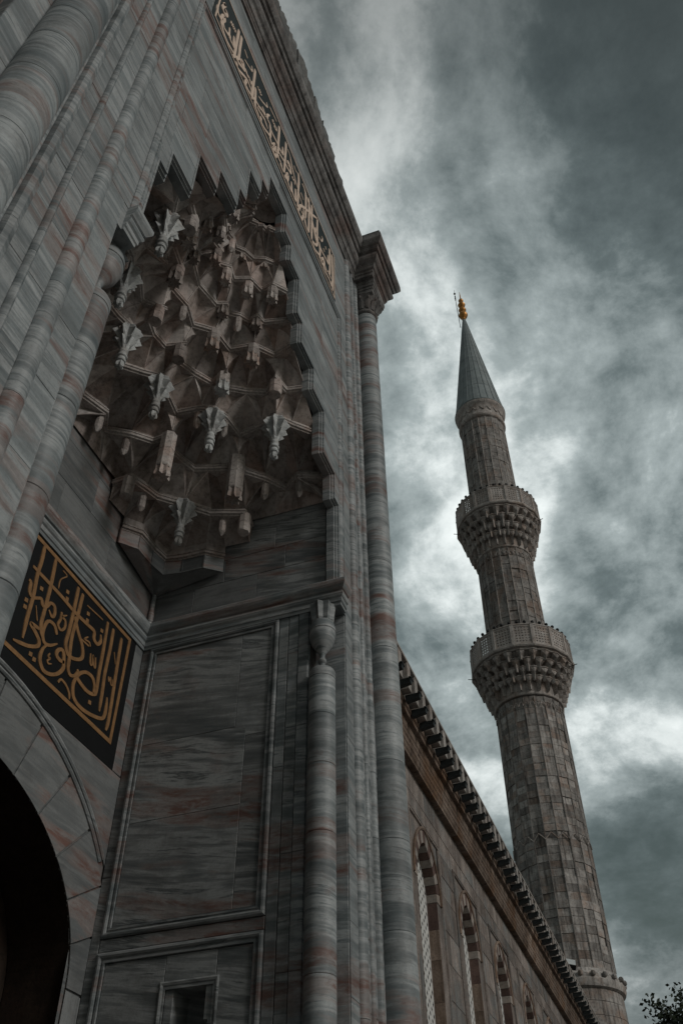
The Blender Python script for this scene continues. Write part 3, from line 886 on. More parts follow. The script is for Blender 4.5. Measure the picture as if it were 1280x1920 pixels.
# voussoirs between doorway and outer moulding
nv = 13
for k in range(nv):
    t0, t1 = math.pi * k / nv, math.pi * (k + 1) / nv
    g = G()
    inn = [ell(EA, EB, t0 + .006 + (t1 - t0 - .012) * q / 5) for q in range(6)]
    out = [ell(XA - .05, XB - .05, t0 + .006 + (t1 - t0 - .012) * q / 5) for q in range(6)]
    out = [(max(-2.226, min(2.226, u)), v) for u, v in out]
    n0 = rs.uniform(.002, .008)
    vs = [bm_(u, v, n0) for u, v in inn + out] + [bm_(u, v, -.011) for u, v in inn + out]
    fs = [(q, q + 1, 7 + q, 6 + q) for q in range(5)] + [(q, q + 1, 13 + q, 12 + q) for q in range(5)] + [(6 + q, 7 + q, 19 + q, 18 + q) for q in range(5)] + [(0, 6, 18, 12), (5, 11, 23, 17)]
    part('voussoir', g.add(vs, fs), M['backwall'], back)
# jamb stones
for s in (-1, 1):
    for v0, v1 in ((-1.6, -.4), (-.4, .6), (.6, 1.6), (1.6, 2.39)):
        a, b = sorted((s * 2.003, s * 2.226))
        part('jamb_stone', G().slab(bm_, a, b, v0 + gap, v1 - gap, rs.uniform(.002, .006), .004, .011), M['panelv'], back)
mp_ = [ell(XA, XB, t) for t in th if abs(ell(XA, XB, t)[0]) < 2.2]
oprof = [(-.05, -.012), (-.05, .012), (-.04, .03), (-.02, .036), (-.004, .026), (0, .010), (.012, .010), (.018, .026), (.034, .030), (.05, .018), (.05, -.012)]
part('arch_roll', G().sweep(mp_, oprof, bm_), M['moulding'], back, False)
# spandrels and border slabs
for s in (-1, 1):
    g = G()
    ks = [u for u in [0 + 2.226 * q / 20 for q in range(21)]]
    for a, b in zip(ks[:-1], ks[1:]):
        f = lambda u: min(4.405, EZ + (XB + .05) * math.sqrt(max(0, 1 - (u / (XA + .05)) ** 2)))
        if f(b) > 4.40:
            continue
        vs = [bm_(s * a, f(a), .003), bm_(s * b, f(b), .003), bm_(s * b, 4.41, .003), bm_(s * a, 4.41, .003), ]
        vs += [bm_(s * a, f(a), -.01), bm_(s * b, f(b), -.01), bm_(s * b, 4.41, -.01), bm_(s * a, 4.41, -.01)]
        g.add(vs, [(0, 1, 2, 3), (0, 1, 5, 4)])
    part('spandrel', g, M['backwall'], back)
    a, b = sorted((s * 2.075, s * 2.226))
    part('marble_slab', G().slab(bm_, a, b, 4.42, 5.97, .003, .004, .01), M['backwall'], back)
for a, b in ((-2.07, -.7), (-.697, .75), (.753, 2.07)):
    part('marble_slab', G().slab(bm_, a, b, 6.055, 6.25, .002, .004, .01), M['backwall'], back)
for v0, v1, jj in ((6.30, 6.85, (-2.22, -1.1, .3, 1.25, 2.22)), (6.853, 7.4, (-2.22, -.6, .8, 2.22)), (7.403, 7.98, (-2.22, -1.2, .1, 1.4, 2.22))):
    for a, b in zip(jj[:-1], jj[1:]):
        part('marble_slab', G().slab(bm_, a + gap, b - gap, v0, v1, rs.uniform(0, .003), .004, .01), M['backwall'], back)

# ================================================================== stalactite vault
YV = 2.62
ZL = [6.72, 7.10, 7.50, 7.91, 8.30, 8.70, 9.10, 9.50, 9.90, 10.35, 10.72]
EIGHTH = [
    [(2.22, 0), (2.22, 1.22), (2.222, 1.98), (2.06, 2.06)],
    [(2.22, 0), (2.22, 1.02), (2.20, 1.32), (2.05, 1.50), (2.04, 1.78), (2.0, 2.0)],
    [(2.22, 0), (2.215, .70), (2.205, 1.0), (1.98, .99), (1.89, 1.22), (1.84, 1.37), (1.60, 1.60)],
    [(2.10, 0), (1.98, .31), (2.13, .53), (1.88, .70), (1.69, .89), (1.45, .87), (1.57, 1.05), (1.50, 1.28), (1.44, 1.44)],
    [(1.74, 0), (1.52, .21), (1.34, .35), (1.40, .56), (1.44, .87), (1.13, .91), (.99, .99)],
    [(1.33, 0), (1.29, .21), (1.08, .26), (1.24, .45), (1.14, .67), (1.01, .87), (.79, .79)],
    [(.96, 0), (1.02, .27), (.80, .45), (.75, .75)],
    [(.85, 0), (.77, .33), (.66, .37), (.69, .49), (.57, .57)],
    [(.68, 0), (.53, .12), (.56, .29), (.36, .36)],
    [(.46, 0), (.49, .11), (.40, .20), (.34, .34)],
    [(.27, 0), (.20, .07), (.22, .12), (.14, .14)],
]


def half_ring(E):
    q = list(E)
    diag = abs(q[-1][0] - q[-1][1]) < 1e-6
    q = q + [(b, a) for a, b in reversed(q[:-1] if diag else q)]
    return q + [(-a, b) for a, b in reversed(q[:-1])]


RINGS = [half_ring(e) for e in EIGHTH]
vm = lambda p, z: (X0 + p[0], YV + p[1], z)
vault = part('stalactite_vault', G().add([vm((.2 * math.cos(math.pi * k / 8), .2 * math.sin(math.pi * k / 8)), 11.2) for k in range(9)] + [vm((.30 * math.cos(math.pi * k / 8), .30 * math.sin(math.pi * k / 8)), 11.06) for k in range(9)], [tuple(range(9))] + [(k, k + 1, 10 + k, 9 + k) for k in range(8)]), M['vault'], portal)


def on_wall(p):
    return abs(p[0]) > 2.195 or p[1] > 2.195


def strip(lo, up):
    """minimal-length triangulation between two polylines (points are 3D)"""
    n, m = len(lo), len(up)
    INF = 1e9
    cost = [[INF] * m for _ in range(n)]
    prev = [[None] * m for _ in range(n)]
    cost[0][0] = 0
    for i in range(n):
        for j in range(m):
            d = (Vector(lo[i]) - Vector(up[j])).length
            if i and cost[i - 1][j] + d < cost[i][j]:
                cost[i][j], prev[i][j] = cost[i - 1][j] + d, 0
            if j and cost[i][j - 1] + d < cost[i][j]:
                cost[i][j], prev[i][j] = cost[i][j - 1] + d, 1
    i, j, out = n - 1, m - 1, []
    while i or j:
        if prev[i][j] == 0:
            out.append(('L', i - 1, i, j))
            i -= 1
        else:
            out.append(('U', i, j - 1, j))
            j -= 1
    return out[::-1]


for k in range(len(RINGS)):
    ring = RINGS[k]
    z = ZL[k]
    last = k == len(RINGS) - 1
    zt = 11.06 if last else ZL[k + 1]
    band = .10 if k > 1 else .16
    # moulded ledge under the tier, tier by tier
    if k >= 1:
        seg = [p for p in ring]
        runs, cur = [], []
        for a, b in zip(seg[:-1], seg[1:]):
            if on_wall(a) and on_wall(b):
                if len(cur) > 1:
                    runs.append(cur)
                cur = []
                continue
            if not cur:
                cur = [a]
            cur.append(b)
        if len(cur) > 1:
            runs.append(cur)
        for rn in runs:
            g = G().sweep(rn, [(-.13, z - .045), (.006, z - .045), (.012, z - .028), (.030, z - .022), (.034, z + .004), (.022, z + .012), (.020, z + .022), (.030, z + .028), (.028, z + .046), (.004, z + .052), (-.13, z + .052)], lambda a, b, h: vm((a, b), h))
            part('vault_ledge', g, M['ledge'], vault)
    if k == 0:
        for a, b in zip(RINGS[1][:-1], RINGS[1][1:]):
            if on_wall(a) and on_wall(b):
                continue
            sx_ = 1 if a[0] + b[0] > 0 else -1
            tip = (sx_ * 2.222, 2.225)
            g = G().add([vm(a, 6.86), vm(b, 6.86), vm(b, 7.06), vm(a, 7.06)], [(0, 1, 2, 3)])
            g.add([vm(a, 6.855), vm(b, 6.855), vm(tip, 6.74)], [(0, 1, 2)])
            g.bar(vm(a, 6.857), vm(b, 6.857), .016, .016)
            g.bar(vm(b, 6.857), vm(b, 7.06), .016, .016)
            part('stalactite_cell', g, M['backwall'], vault)
        continue
    lo = [vm(p, z + band) for p in ring]
    # upper edge, every span folded once
    if last:
        upr = [(.30 * math.cos(math.pi * q / 8), .30 * math.sin(math.pi * q / 8)) for q in range(9)]
    else:
        upr = RINGS[k + 1]
    ring_up, fold = [], []
    for i, p in enumerate(upr):
        ring_up.append(vm(p, zt - .04))
        fold.append(0)
        if i < len(upr) - 1:
            q = upr[i + 1]
            L = math.hypot(q[0] - p[0], q[1] - p[1])
            if on_wall(p) and on_wall(q):
                continue
            ns_ = max(2, 2 * round(L / .30))
            for e in range(1, ns_):
                t = e / ns_
                mx, my = p[0] + (q[0] - p[0]) * t, p[1] + (q[1] - p[1]) * t
                rr = math.hypot(mx, my) or 1
                d = min(.11 if k in (1, 2, 3, 4) else .07, .30 * L) if e % 2 else (-.015 if k in (1, 2, 3, 4) else 0)
                ring_up.append(vm((mx * (1 + d / rr), my * (1 + d / rr)), zt - (.03 if e % 2 else .04)))
                fold.append(e % 2)
    tris = strip(lo, ring_up)
    cells = {}
    for t in tris:
        if t[0] == 'U':
            key, tri = t[1], (lo[t[1]], ring_up[t[2]], ring_up[t[3]])
        else:
            key, tri = t[2], (lo[t[1]], lo[t[2]], ring_up[t[3]])
        if all(abs(p[0] - X0) > 2.19 or p[1] - YV > 2.19 for p in tri):
            continue
        cells.setdefault(key, []).append((t[0], tri, t[2:4]))

    def belly(v, u, j):
        """point on the hollow of the cell between foot v and upper edge point u"""
        f, h = (.58, .64) if not fold[j] else (.46, .64)
        p = [v[0] + (u[0] - v[0]) * f, v[1] + (u[1] - v[1]) * f, v[2] + (u[2] - v[2]) * h]
        p[0] = max(X0 - 2.222, min(X0 + 2.222, p[0]))
        p[1] = min(YV + 2.232, p[1])
        return tuple(p)

    for key, ts in sorted(cells.items()):
        g = G()
        tone = []
        for kind, tri, jj in ts:
            f0 = len(g.f)
            tone.append([f0, f0 + 3, rs.choice((0, 0, 1, 2, 2))])
            if kind == 'U':
                a, b = belly(tri[0], tri[1], jj[0]), belly(tri[0], tri[2], jj[1])
                g.add([tri[0], a, b, tri[2], tri[1]], [(0, 1, 2), (1, 4, 3), (1, 3, 2)])
                if not fold[jj[0]]:
                    g.bar(tri[0], a, .014, .014)
                    g.bar(a, tri[1], .014, .014)
            else:
                a, b = belly(tri[0], tri[2], jj[1]), belly(tri[1], tri[2], jj[1])
                g.add([tri[0], tri[1], b, a, tri[2]], [(0, 1, 2), (0, 2, 3), (3, 2, 4)])
        # upright riser of the cell
        if key > 0 and not (on_wall(ring[key]) and on_wall(ring[key - 1])):
            a, b = ring[key - 1], ring[key]
            g.add([vm(a, z), vm(b, z), vm(b, z + band), vm(a, z + band)], [(0, 1, 2, 3)])
        co = part('stalactite_cell', g, M['vault'], vault)
        co.data.materials.append(M['vaultpale'])
        co.data.materials.append(M['vaultdark'])
        idx = [0] * len(g.f)
        for f0, f1, mi in tone:
            for f in range(f0, f1):
                idx[f] = mi
        co.data.polygons.foreach_set('material_index', idx)
    # risers not covered above
    g = G()
    for i in range(1, len(ring)):
        if i not in cells and not (on_wall(ring[i]) and on_wall(ring[i - 1])):
            g.add([vm(ring[i - 1], z), vm(ring[i], z), vm(ring[i], z + band), vm(ring[i - 1], z + band)], [(0, 1, 2, 3)])
    if g.v:
        part('cell_riser', g, M['vault'], vault)

# little knobs in the two corners under the hood
for s in (-1, 1):
    part('corner_knob', G().lathe([(.012, 6.30), (.03, 6.31), (.03, 6.33), (.02, 6.345), (.034, 6.37), (.036, 6.46), (.028, 6.52), (.028, 6.74)], X0 + s * 2.195, YV + 2.20, 12), M['moulding'], vault, True)


# ---- hanging pieces
def star_ring(cx, cy, r0, r1, z, n=8, ph=0.0):
    return [(cx + (r0 if j % 2 == 0 else r1) * math.cos(math.pi * j / n + ph), cy + (r0 if j % 2 == 0 else r1) * math.sin(math.pi * j / n + ph), z) for j in range(2 * n)]


def stack(rings):
    g = G()
    n = len(rings[0])
    vs = [p for r in rings for p in r]
    fs = [(t * n + j, t * n + (j + 1) % n, t * n + n + (j + 1) % n, t * n + n + j) for t in range(len(rings) - 1) for j in range(n)]
    fs += [tuple(range(n - 1, -1, -1)), tuple((len(rings) - 1) * n + j for j in range(n))]
    return g.add(vs, fs)


def pendant(a, b, zt, sc=.88):
    cx, cy, ph = X0 + a, YV + b, math.atan2(b, a)
    S = lambda r0, r1, dz: star_ring(cx, cy, r0 * sc, r1 * sc, zt - dz * sc, 8, ph)
    st = part('pendant', stack([S(.15, .12, -.05), S(.165, .11, .0), S(.205, .095, .07), S(.195, .09, .085), S(.115, .08, .17), S(.15, .072, .195), S(.14, .068, .21), S(.065, .055, .30), S(.045, .045, .37)]), M['pendant'], vault)
    part('pendant_stem', G().lathe([(.035 * sc, zt - .60 * sc), (.058 * sc, zt - .585 * sc), (.064 * sc, zt - .56 * sc), (.05 * sc, zt - .535 * sc), (.05 * sc, zt - .52 * sc), (.068 * sc, zt - .505 * sc), (.07 * sc, zt - .485 * sc), (.055 * sc, zt - .465 * sc), (.053 * sc, zt - .43 * sc), (.06 * sc, zt - .415 * sc), (.06 * sc, zt - .40 * sc), (.05 * sc, zt - .38 * sc), (.048 * sc, zt - .34 * sc)], cx, cy, 16), M['pendant'], vault, True)
    part('pendant_flower', stack([star_ring(cx, cy, .03 * sc, .018 * sc, zt - .70 * sc, 6, ph), star_ring(cx, cy, .055 * sc, .036 * sc, zt - .685 * sc, 6, ph), star_ring(cx, cy, .06 * sc, .042 * sc, zt - .65 * sc, 6, ph), star_ring(cx, cy, .045 * sc, .04 * sc, zt - .59 * sc, 6, ph)]), M['pendant'], vault)


def rib(a, b, z0, z1, w, mat='vault'):
    """upright two-faced bracket standing on a pendant or rosette"""
    cx, cy, ph = X0 + a, YV + b, math.atan2(b, a)
    rg = lambda ww, z: [(cx + ww * math.cos(ph + math.pi / 4 * q), cy + ww * math.sin(ph + math.pi / 4 * q), z) for q in range(8)]
    part('bracket', stack([rg(w * .92, z0), rg(w, z0 + .02), rg(w, z0 + (z1 - z0) * .48), rg(w * .96, z0 + (z1 - z0) * .49), rg(w * .96, z0 + (z1 - z0) * .5), rg(w, z0 + (z1 - z0) * .51), rg(w, z1)]), M[mat], vault)


def rosette(a, b, zt, r=.085, h=.17, mat='rosette'):
    cx, cy, ph = X0 + a, YV + b, math.atan2(b, a)
    part('rosette', stack([star_ring(cx, cy, r * .25, r * .15, zt - h + .02, 8, ph), star_ring(cx, cy, r, r * .62, zt - h, 8, ph), star_ring(cx, cy, r * 1.02, r * .68, zt - h + .03, 8, ph), star_ring(cx, cy, r * .9, r * .66, zt - h * .4, 8, ph), star_ring(cx, cy, r * .95, r * .7, zt, 8, ph)]), M[mat], vault)


def sym(a, b):
    out = []
    for p in ((a, b), (b, a)):
        for q in (p, (-p[0], p[1])):
            if all(abs(q[0] - o[0]) + abs(q[1] - o[1]) > .01 for o in out):
                out.append(q)
    return out


for a, b in sym(1.37, .36) + sym(1.01, 1.01):
    pendant(a, b, 8.22)
    rib(a * 1.05, b * 1.05, 8.20, 8.70, .105)
for a, b in sym(1.61, 1.61):
    pendant(a, b, 7.48, .86)
    rib(a * 1.03, b * 1.03, 7.46, 7.92, .10)
for a, b in sym(1.48, .885):
    rib(a, b, 7.36, 7.92, .095, 'ledge')
    rosette(a, b, 7.37, .10, .15, 'ledge')
for a, b in sym(.80, .455) + sym(.80, .80):
    rib(a * 1.04, b * 1.04, 8.93 if a != b else 8.55, 9.12 if a != b else 8.72, .085)
    rosette(a * 1.04, b * 1.04, 8.95 if a != b else 8.57, .092, .17, 'rosette' if a != b else 'pendant')
for a, b in sym(.66, .37):
    rosette(a * 1.06, b * 1.06, 9.48, .075, .16)
for a, b in sym(1.08, .265):
    rib(a * 1.04, b * 1.04, 8.45, 8.70, .08)
for a, b in sym(.53, .13) + sym(.37, .37):
    rib(a * 1.08, b * 1.08, 9.74, 9.92, .07)
    rosette(a * 1.08, b * 1.08, 9.75, .075, .14, 'ledge')
for a, b in sym(.40, .20):
    rosette(a * 1.1, b * 1.1, 10.33, .06, .13)
for a, b in sym(1.98, .99):
    rib(a * 1.02, b * 1.01, 7.22, 7.50, .075)

# slim hanging ribs under every other inward corner of the ledges
done_ = [(a, b) for L in (sym(1.37, .36), sym(1.01, 1.01), sym(1.61, 1.61), sym(1.48, .885), sym(.80, .455), sym(.80, .80), sym(.66, .37), sym(1.08, .265), sym(.53, .13), sym(.37, .37), sym(.40, .20), sym(1.98, .99)) for a, b in L]
for k in range(2, 10):
    rg_ = RINGS[k]
    for i in range(1, len(rg_) - 1):
        p = rg_[i]
        if on_wall(p) or any(abs(p[0] - d[0]) + abs(p[1] - d[1]) < .10 for d in done_):
            continue
        e0, e1 = Vector((p[0] - rg_[i - 1][0], p[1] - rg_[i - 1][1])), Vector((rg_[i + 1][0] - p[0], rg_[i + 1][1] - p[1]))
        if e0.x * e1.y - e0.y * e1.x < 0:
            f = 1.035
            rib(p[0] * f, p[1] * f, ZL[k] - .24, ZL[k] - .02, .048)
            part('rib_foot', stack([star_ring(X0 + p[0] * f, YV + p[1] * f, .012, .010, ZL[k] - .30, 4), star_ring(X0 + p[0] * f, YV + p[1] * f, .05, .045, ZL[k] - .24, 4)]), M['ledge'], vault)

# ================================================================== inscriptions
def ribbon(g, pts, w, mp, n0, n1, taper=True):
    """pen stroke: smoothed polyline as a raised ribbon"""
    # Catmull-Rom
    P = [pts[0]] + list(pts) + [pts[-1]]
    sm = []
    for i in range(1, len(P) - 2):
        p0, p1, p2, p3 = P[i - 1], P[i], P[i + 1], P[i + 2]
        for q in range(6):
            t = q / 6
            sm.append(tuple(.5 * (2 * p1[c] + (p2[c] - p0[c]) * t + (2 * p0[c] - 5 * p1[c] + 4 * p2[c] - p3[c]) * t * t + (3 * p1[c] - p0[c] - 3 * p2[c] + p3[c]) * t ** 3) for c in (0, 1)))
    sm.append(tuple(pts[-1]))
    m = len(sm)
    vs = []
    for i, p in enumerate(sm):
        a, b = sm[max(0, i - 1)], sm[min(m - 1, i + 1)]
        dx, dy = b[0] - a[0], b[1] - a[1]
        l = math.hypot(dx, dy) or 1
        f = i / (m - 1)
        # broad-nibbed pen: width depends on the direction, tails thin out
        ang = math.atan2(dy, dx)
        ww = w * (.72 + .28 * abs(math.sin(ang - .6)))
        if taper:
            ww *= min(1, .75 + 3 * f) * (1 if f < .86 else 1 - .55 * (f - .86) / .14)
        nx, ny = -dy / l * ww / 2, dx / l * ww / 2
        vs += [mp(p[0] + nx, p[1] + ny, n0), mp(p[0] + nx * .9, p[1] + ny * .9, n1), mp(p[0] - nx * .9, p[1] - ny * .9, n1), mp(p[0] - nx, p[1] - ny, n0)]
    fs = [(i * 4 + j, i * 4 + j + 1, i * 4 + 5 + j, i * 4 + 4 + j) for i in range(m - 1) for j in range(3)]
    fs += [(0, 1, 2, 3), (m * 4 - 1, m * 4 - 2, m * 4 - 3, m * 4 - 4)]
    g.add(vs, fs)


# panel over the door
ip = thing('calligraphy_sign', 'large black panel with gold Arabic calligraphy above the dark doorway arch', 'inscription', (X0, YB, 4.42))
wb = lambda u, v, n: (u, YB - n, v)
part('board', G().slab(wb, X0 - 2.07, X0 + 2.07, 4.415, 6.05, .004, .003, .01), M['black'], ip)
fr = [(X0 - 1.93, 4.66), (X0 - 1.93, 5.92), (X0 + 1.93, 5.92), (X0 + 1.93, 4.66)]
part('border_line', G().sweep(fr, [(-.022, .004), (-.022, .010), (.022, .010), (.022, .004)], wb, True), M['goldpaint'], ip)
for w, L in NICHE_STROKES:
    g = G()
    ribbon(g, L, .052 * w, wb, .004, .0105 + .002 * rs.random())
    part('letter_stroke', g, M['goldpaint'], ip)
for k, (u, v) in enumerate(NICHE_DOTS):
    h = .026
    part('letter_dot', G().add([wb(u - h * .8, v - h, .004), wb(u + h, v - h * .6, .004), wb(u + h * .8, v + h, .004), wb(u - h, v + h * .6, .004), wb(u - h * .8, v - h, .010), wb(u + h, v - h * .6, .010), wb(u + h * .8, v + h, .010), wb(u - h, v + h * .6, .010)], [(4, 5, 6, 7), (0, 1, 5, 4), (1, 2, 6, 5), (2, 3, 7, 6), (3, 0, 4, 7)]), M['goldpaint'], ip)

# band across the front
ib = thing('calligraphy_sign', 'long dark teal band with pale gilt Arabic calligraphy high on the front', 'inscription', (X0, YF, 11.82))
wf = lambda u, v, n: (u, YF - n, v)
part('board', G().slab(wf, 2.64, 6.90, 11.815, 13.125, .004, .003, .01), M['bandback'], ib)
fr = [(2.70, 11.85), (2.70, 13.08), (6.86, 13.08), (6.86, 11.85)]
part('border_line', G().sweep(fr, [(-.014, .004), (-.014, .012), (.014, .012), (.014, .004)], wf, True), M['gilt'], ib)
for w, L in BAND_STROKES:
    g = G()
    ribbon(g, L, .052 * w + .010, wf, .004, .013 + .003 * rs.random())
    part('letter_stroke', g, M['gilt'], ib)

# ================================================================== courtyard wall
WY = 3.5
cw = thing('courtyard_facade', 'long brownish stone courtyard wall with arched grille windows running to the minaret', 'wall', (20, WY, -EYE))
wm = lambda u, v, n: (u, WY - n, v)
WX0, WX1 = 8.62, 37.6
WINS = [10.95 + 2.8 * k for k in range(9)]
FH, FT = .87, 6.62          # half width and top of the window surround
g = G()
xs = [WX0] + [v for w in WINS for v in (w - .56, w + .56)] + [WX1]
for a, b in zip(xs[0::2], xs[1::2]):
    g.box(a, b, WY + .012, WY + .5, -EYE, 8.5)
for w in WINS:
    g.box(w - .559, w + .559, WY + .012, WY + .5, 6.40, 8.5)
    g.box(w - .559, w + .559, WY + .012, WY + .5, -EYE, 2.6)
core = part('masonry_core', g, M['mortar'], cw)
# ashlar
zs = [2.2, 2.75, 3.25, 3.8, 4.3, 4.85, 5.35, 5.9, 6.25, FT, 6.98, 7.39]
rest = G()
cnt = 0
cand = []
for i in range(len(zs) - 1):
    x = WX0 + rs.uniform(.2, .5)
    za, zb = zs[i], zs[i + 1]
    blocks = []
    while x < WX1 - .3:
        L = rs.uniform(.65, 1.25)
        blocks.append((x, min(x + L, WX1)))
        x += L
    for a, b in blocks:
        spans = [(a, b)]
        if za < FT - .01:
            for w in WINS:
                ns = []
                for p, q in spans:
                    if q <= w - FH or p >= w + FH:
                        ns.append((p, q))
                    else:
                        if p < w - FH - .05:
                            ns.append((p, w - FH))
                        if q > w + FH + .05:
                            ns.append((w + FH, q))
                spans = ns
        for p, q in spans:
            cand.append((p, q, za, zb))
cand.sort(key=lambda c: (0 if c[0] > 11.5 else 1, c[0]))
for k, (p, q, za, zb) in enumerate(cand):
    t = rs.uniform(0, .008)
    if k < 295:
        part('ashlar_block', G().slab(wm, p + .003, q - .003, za + .003, zb - .003, t, .007, .011), M['wall'], core)
    else:
        rest.slab(wm, p + .003, q - .003, za + .003, zb - .003, t, .007, .011)
x = WX0
zl = [-1.6, -1.0, -.4, .2, .85, 1.5, 2.2]
for i in range(len(zl) - 1):
    x = WX0 + .1
    while x < WX1 - .3:
        L = rs.uniform(.7, 1.3)
        a, b = x, min(x + L, WX1)
        x += L
        rest.slab(wm, a + .003, b - .003, zl[i] + .003, zl[i + 1] - .003, rs.uniform(0, .008), .007, .011)
part('ashlar', rest, M['wall'], core, stuff=True)

# one window, then copies of it along the wall
AC, AR, AS = .25, .80, 5.62     # pointed arch: centre offset, radius, springing


def arch_pt(t, r):
    """t 0..1 right springing to apex, 1..2 apex to left springing"""
    s = 1 if t <= 1 else -1
    tt = t if t <= 1 else 2 - t
    am = math.acos(AC / r) if r > AC else 0
    a = am * tt
    return (s * (-AC + r * math.cos(a)), AS + r * math.sin(a))


def make_window(w, first=None):
    if first is not None:
        nw = dup(first, cw, (w - WINS[0], 0, 0))
        for ch in list(first.children):
            dup(ch, nw, tuple(ch.location))
        return nw
    g = G()
    # surround sheet: jambs and spandrels
    for s in (-1, 1):
        a, b = sorted((w + s * .558, w + s * (FH - .003)))
        g.slab(wm, a, b, 2.2, AS, .003, .004, .011)
    ro = AR + .24
    for k in range(24):
        t0, t1 = k / 12, (k + 1) / 12
        p, q = arch_pt(t0, ro), arch_pt(t1, ro)
        g.add([wm(w + p[0], p[1], .003), wm(w + q[0], q[1], .003), wm(w + q[0], FT - .003, .003), wm(w + p[0], FT - .003, .003)], [(0, 1, 2, 3)])
    win = part('window', g, M['wall'], cw)
    # rectangular raised frame
    part('window_frame', G().sweep([(w + FH, 2.2), (w + FH, FT), (w - FH, FT), (w - FH, 2.2)], [(-.06, .0), (-.06, .02), (-.045, .03), (-.03, .016), (-.02, .016), (-.01, .03), (.012, .03), (.02, .008), (.02, 0)], wm), M['wall'], win)
    # red and pale voussoirs, deep enough for the reveal
    nv = 15
    for k in range(nv):
        t0, t1 = 2 * k / nv + .004, 2 * (k + 1) / nv - .004
        g = G()
        ts = [t0 + (t1 - t0) * q / 3 for q in range(4)]
        inn, out = [arch_pt(t, AR) for t in ts], [arch_pt(t, ro - .003) for t in ts]
        n0 = .012 + rs.uniform(0, .004)
        vs = [wm(w + u, v, n0) for u, v in inn + out] + [wm(w + u, v, -.17) for u, v in inn + out]
        fs = [(q, q + 1, 5 + q, 4 + q) for q in range(3)] + [(q, q + 1, 9 + q, 8 + q) for q in range(3)] + [(4 + q, 5 + q, 13 + q, 12 + q) for q in range(3)] + [(0, 4, 12, 8), (3, 7, 15, 11)]
        part('voussoir', g.add(vs, fs), M['redstone' if k % 2 else 'palestone'], win)
    # hood moulding over the voussoirs
    hp = [arch_pt(k / 12, ro) for k in range(25)]
    part('hood_moulding', G().sweep([(w + a, b) for a, b in hp], [(-.012, 0), (-.012, .03), (.015, .045), (.04, .03), (.045, 0)], wm), M['wallcor'], win)
    # jamb blocks in the reveal
    for s in (-1, 1):
        for k, (za, zb) in enumerate(((2.2, 2.9), (2.9, 3.6), (3.6, 4.15), (4.15, 4.75), (4.75, 5.2), (5.2, AS - .003))):
            a, b = sorted((w + s * .55, w + s * .558))
            part('jamb_block', G().box(a, b, WY - .006, WY + .17, za + .002, zb - .002), M['redstone' if k == 5 else 'wallcor'], win)
    # plaster grille with hexagonal openings
    g = G()
    px, pz, yf, yb = .098, .165, WY + .165, WY + .195
    rows = int((6.36 - 2.5) / (pz / 2))
    for r in range(rows):
        zc_ = 2.55 + r * pz / 2
        for c in range(-3, 4):
            xc = c * px * 2 + (px if r % 2 else 0)
            if abs(xc) > .60:
                continue
            outer, inner, deep = [], [], []
            for q in range(6):
                a = math.pi / 3 * q
                # cell boundary: elongated hexagon tiling
                ox = (px * 2 / 3 * 2 if q in (0, 3) else px * 2 / 3) * (1 if q in (0, 1, 5) else -1) * .5 * 2 / 2
            hexo = [(px * 4 / 3, 0), (px * 2 / 3, pz / 2), (-px * 2 / 3, pz / 2), (-px * 4 / 3, 0), (-px * 2 / 3, -pz / 2), (px * 2 / 3, -pz / 2)]
            hexi = [(.056 * math.cos(math.pi / 6 * q), .060 * math.sin(math.pi / 6 * q)) for q in range(12)]
            hexo12 = []
            for q in range(6):
                p, p2 = hexo[q], hexo[(q + 1) % 6]
                hexo12 += [p, ((p[0] + p2[0]) / 2, (p[1] + p2[1]) / 2)]
            cl = lambda v: max(-.555, min(.555, v))
            vs = [(w + cl(xc + a), yf, zc_ + b) for a, b in hexo12] + [(w + cl(xc + a), yf, zc_ + b) for a, b in hexi] + [(w + cl(xc + a * .96), yb, zc_ + b * .96) for a, b in hexi]
            fs = []
            for q in range(12):
                q2 = (q + 1) % 12
                fs += [(q, q2, 12 + q2, 12 + q), (12 + q, 12 + q2, 24 + q2, 24 + q)]
            g.add(vs, fs)
    part('grille', g, M['grille'], win)
    part('window_pane', G().box(w - .556, w + .556, WY + .21, WY + .22, 2.4, 6.42), M['glass'], win)
    return win


w0 = make_window(WINS[0])
for w in WINS[1:]:
    make_window(w, w0)

# moulded wall cornice in lengths
wprof = [(-.01, 7.392), (.125, 7.40), (.13, 7.45), (.145, 7.47), (.155, 7.50), (.15, 7.54), (.165, 7.56), (.165, 7.62), (.14, 7.645), (.14, 7.70), (.155, 7.72), (.16, 7.78), (.175, 7.80), (.18, 7.93), (.25, 7.945), (.255, 8.01), (.28, 8.03), (.285, 8.09), (.26, 8.115), (-.01, 8.118)]
x = WX0
wc = None
while x < WX1 - .2:
    L = min(rs.uniform(.9, 1.5), WX1 - x)
    dz, dy = rs.uniform(-.006, .006), rs.uniform(-.006, .006)
    vs = []
    for xx in (x + .003, x + L - .003):
        vs += [(xx, WY - o - dy, z + dz) for o, z in wprof]
    m = len(wprof)
    g = G().add(vs, [(k, k + 1, m + k + 1, m + k) for k in range(m - 1)] + [tuple(range(m)), tuple(range(2 * m - 1, m - 1, -1))])
    if wc is None:
        wc = part('wall_cornice', g, M['wallcor'], cw)
    else:
        part('cornice_stone', g, M['wallcor'], wc)
    x += L
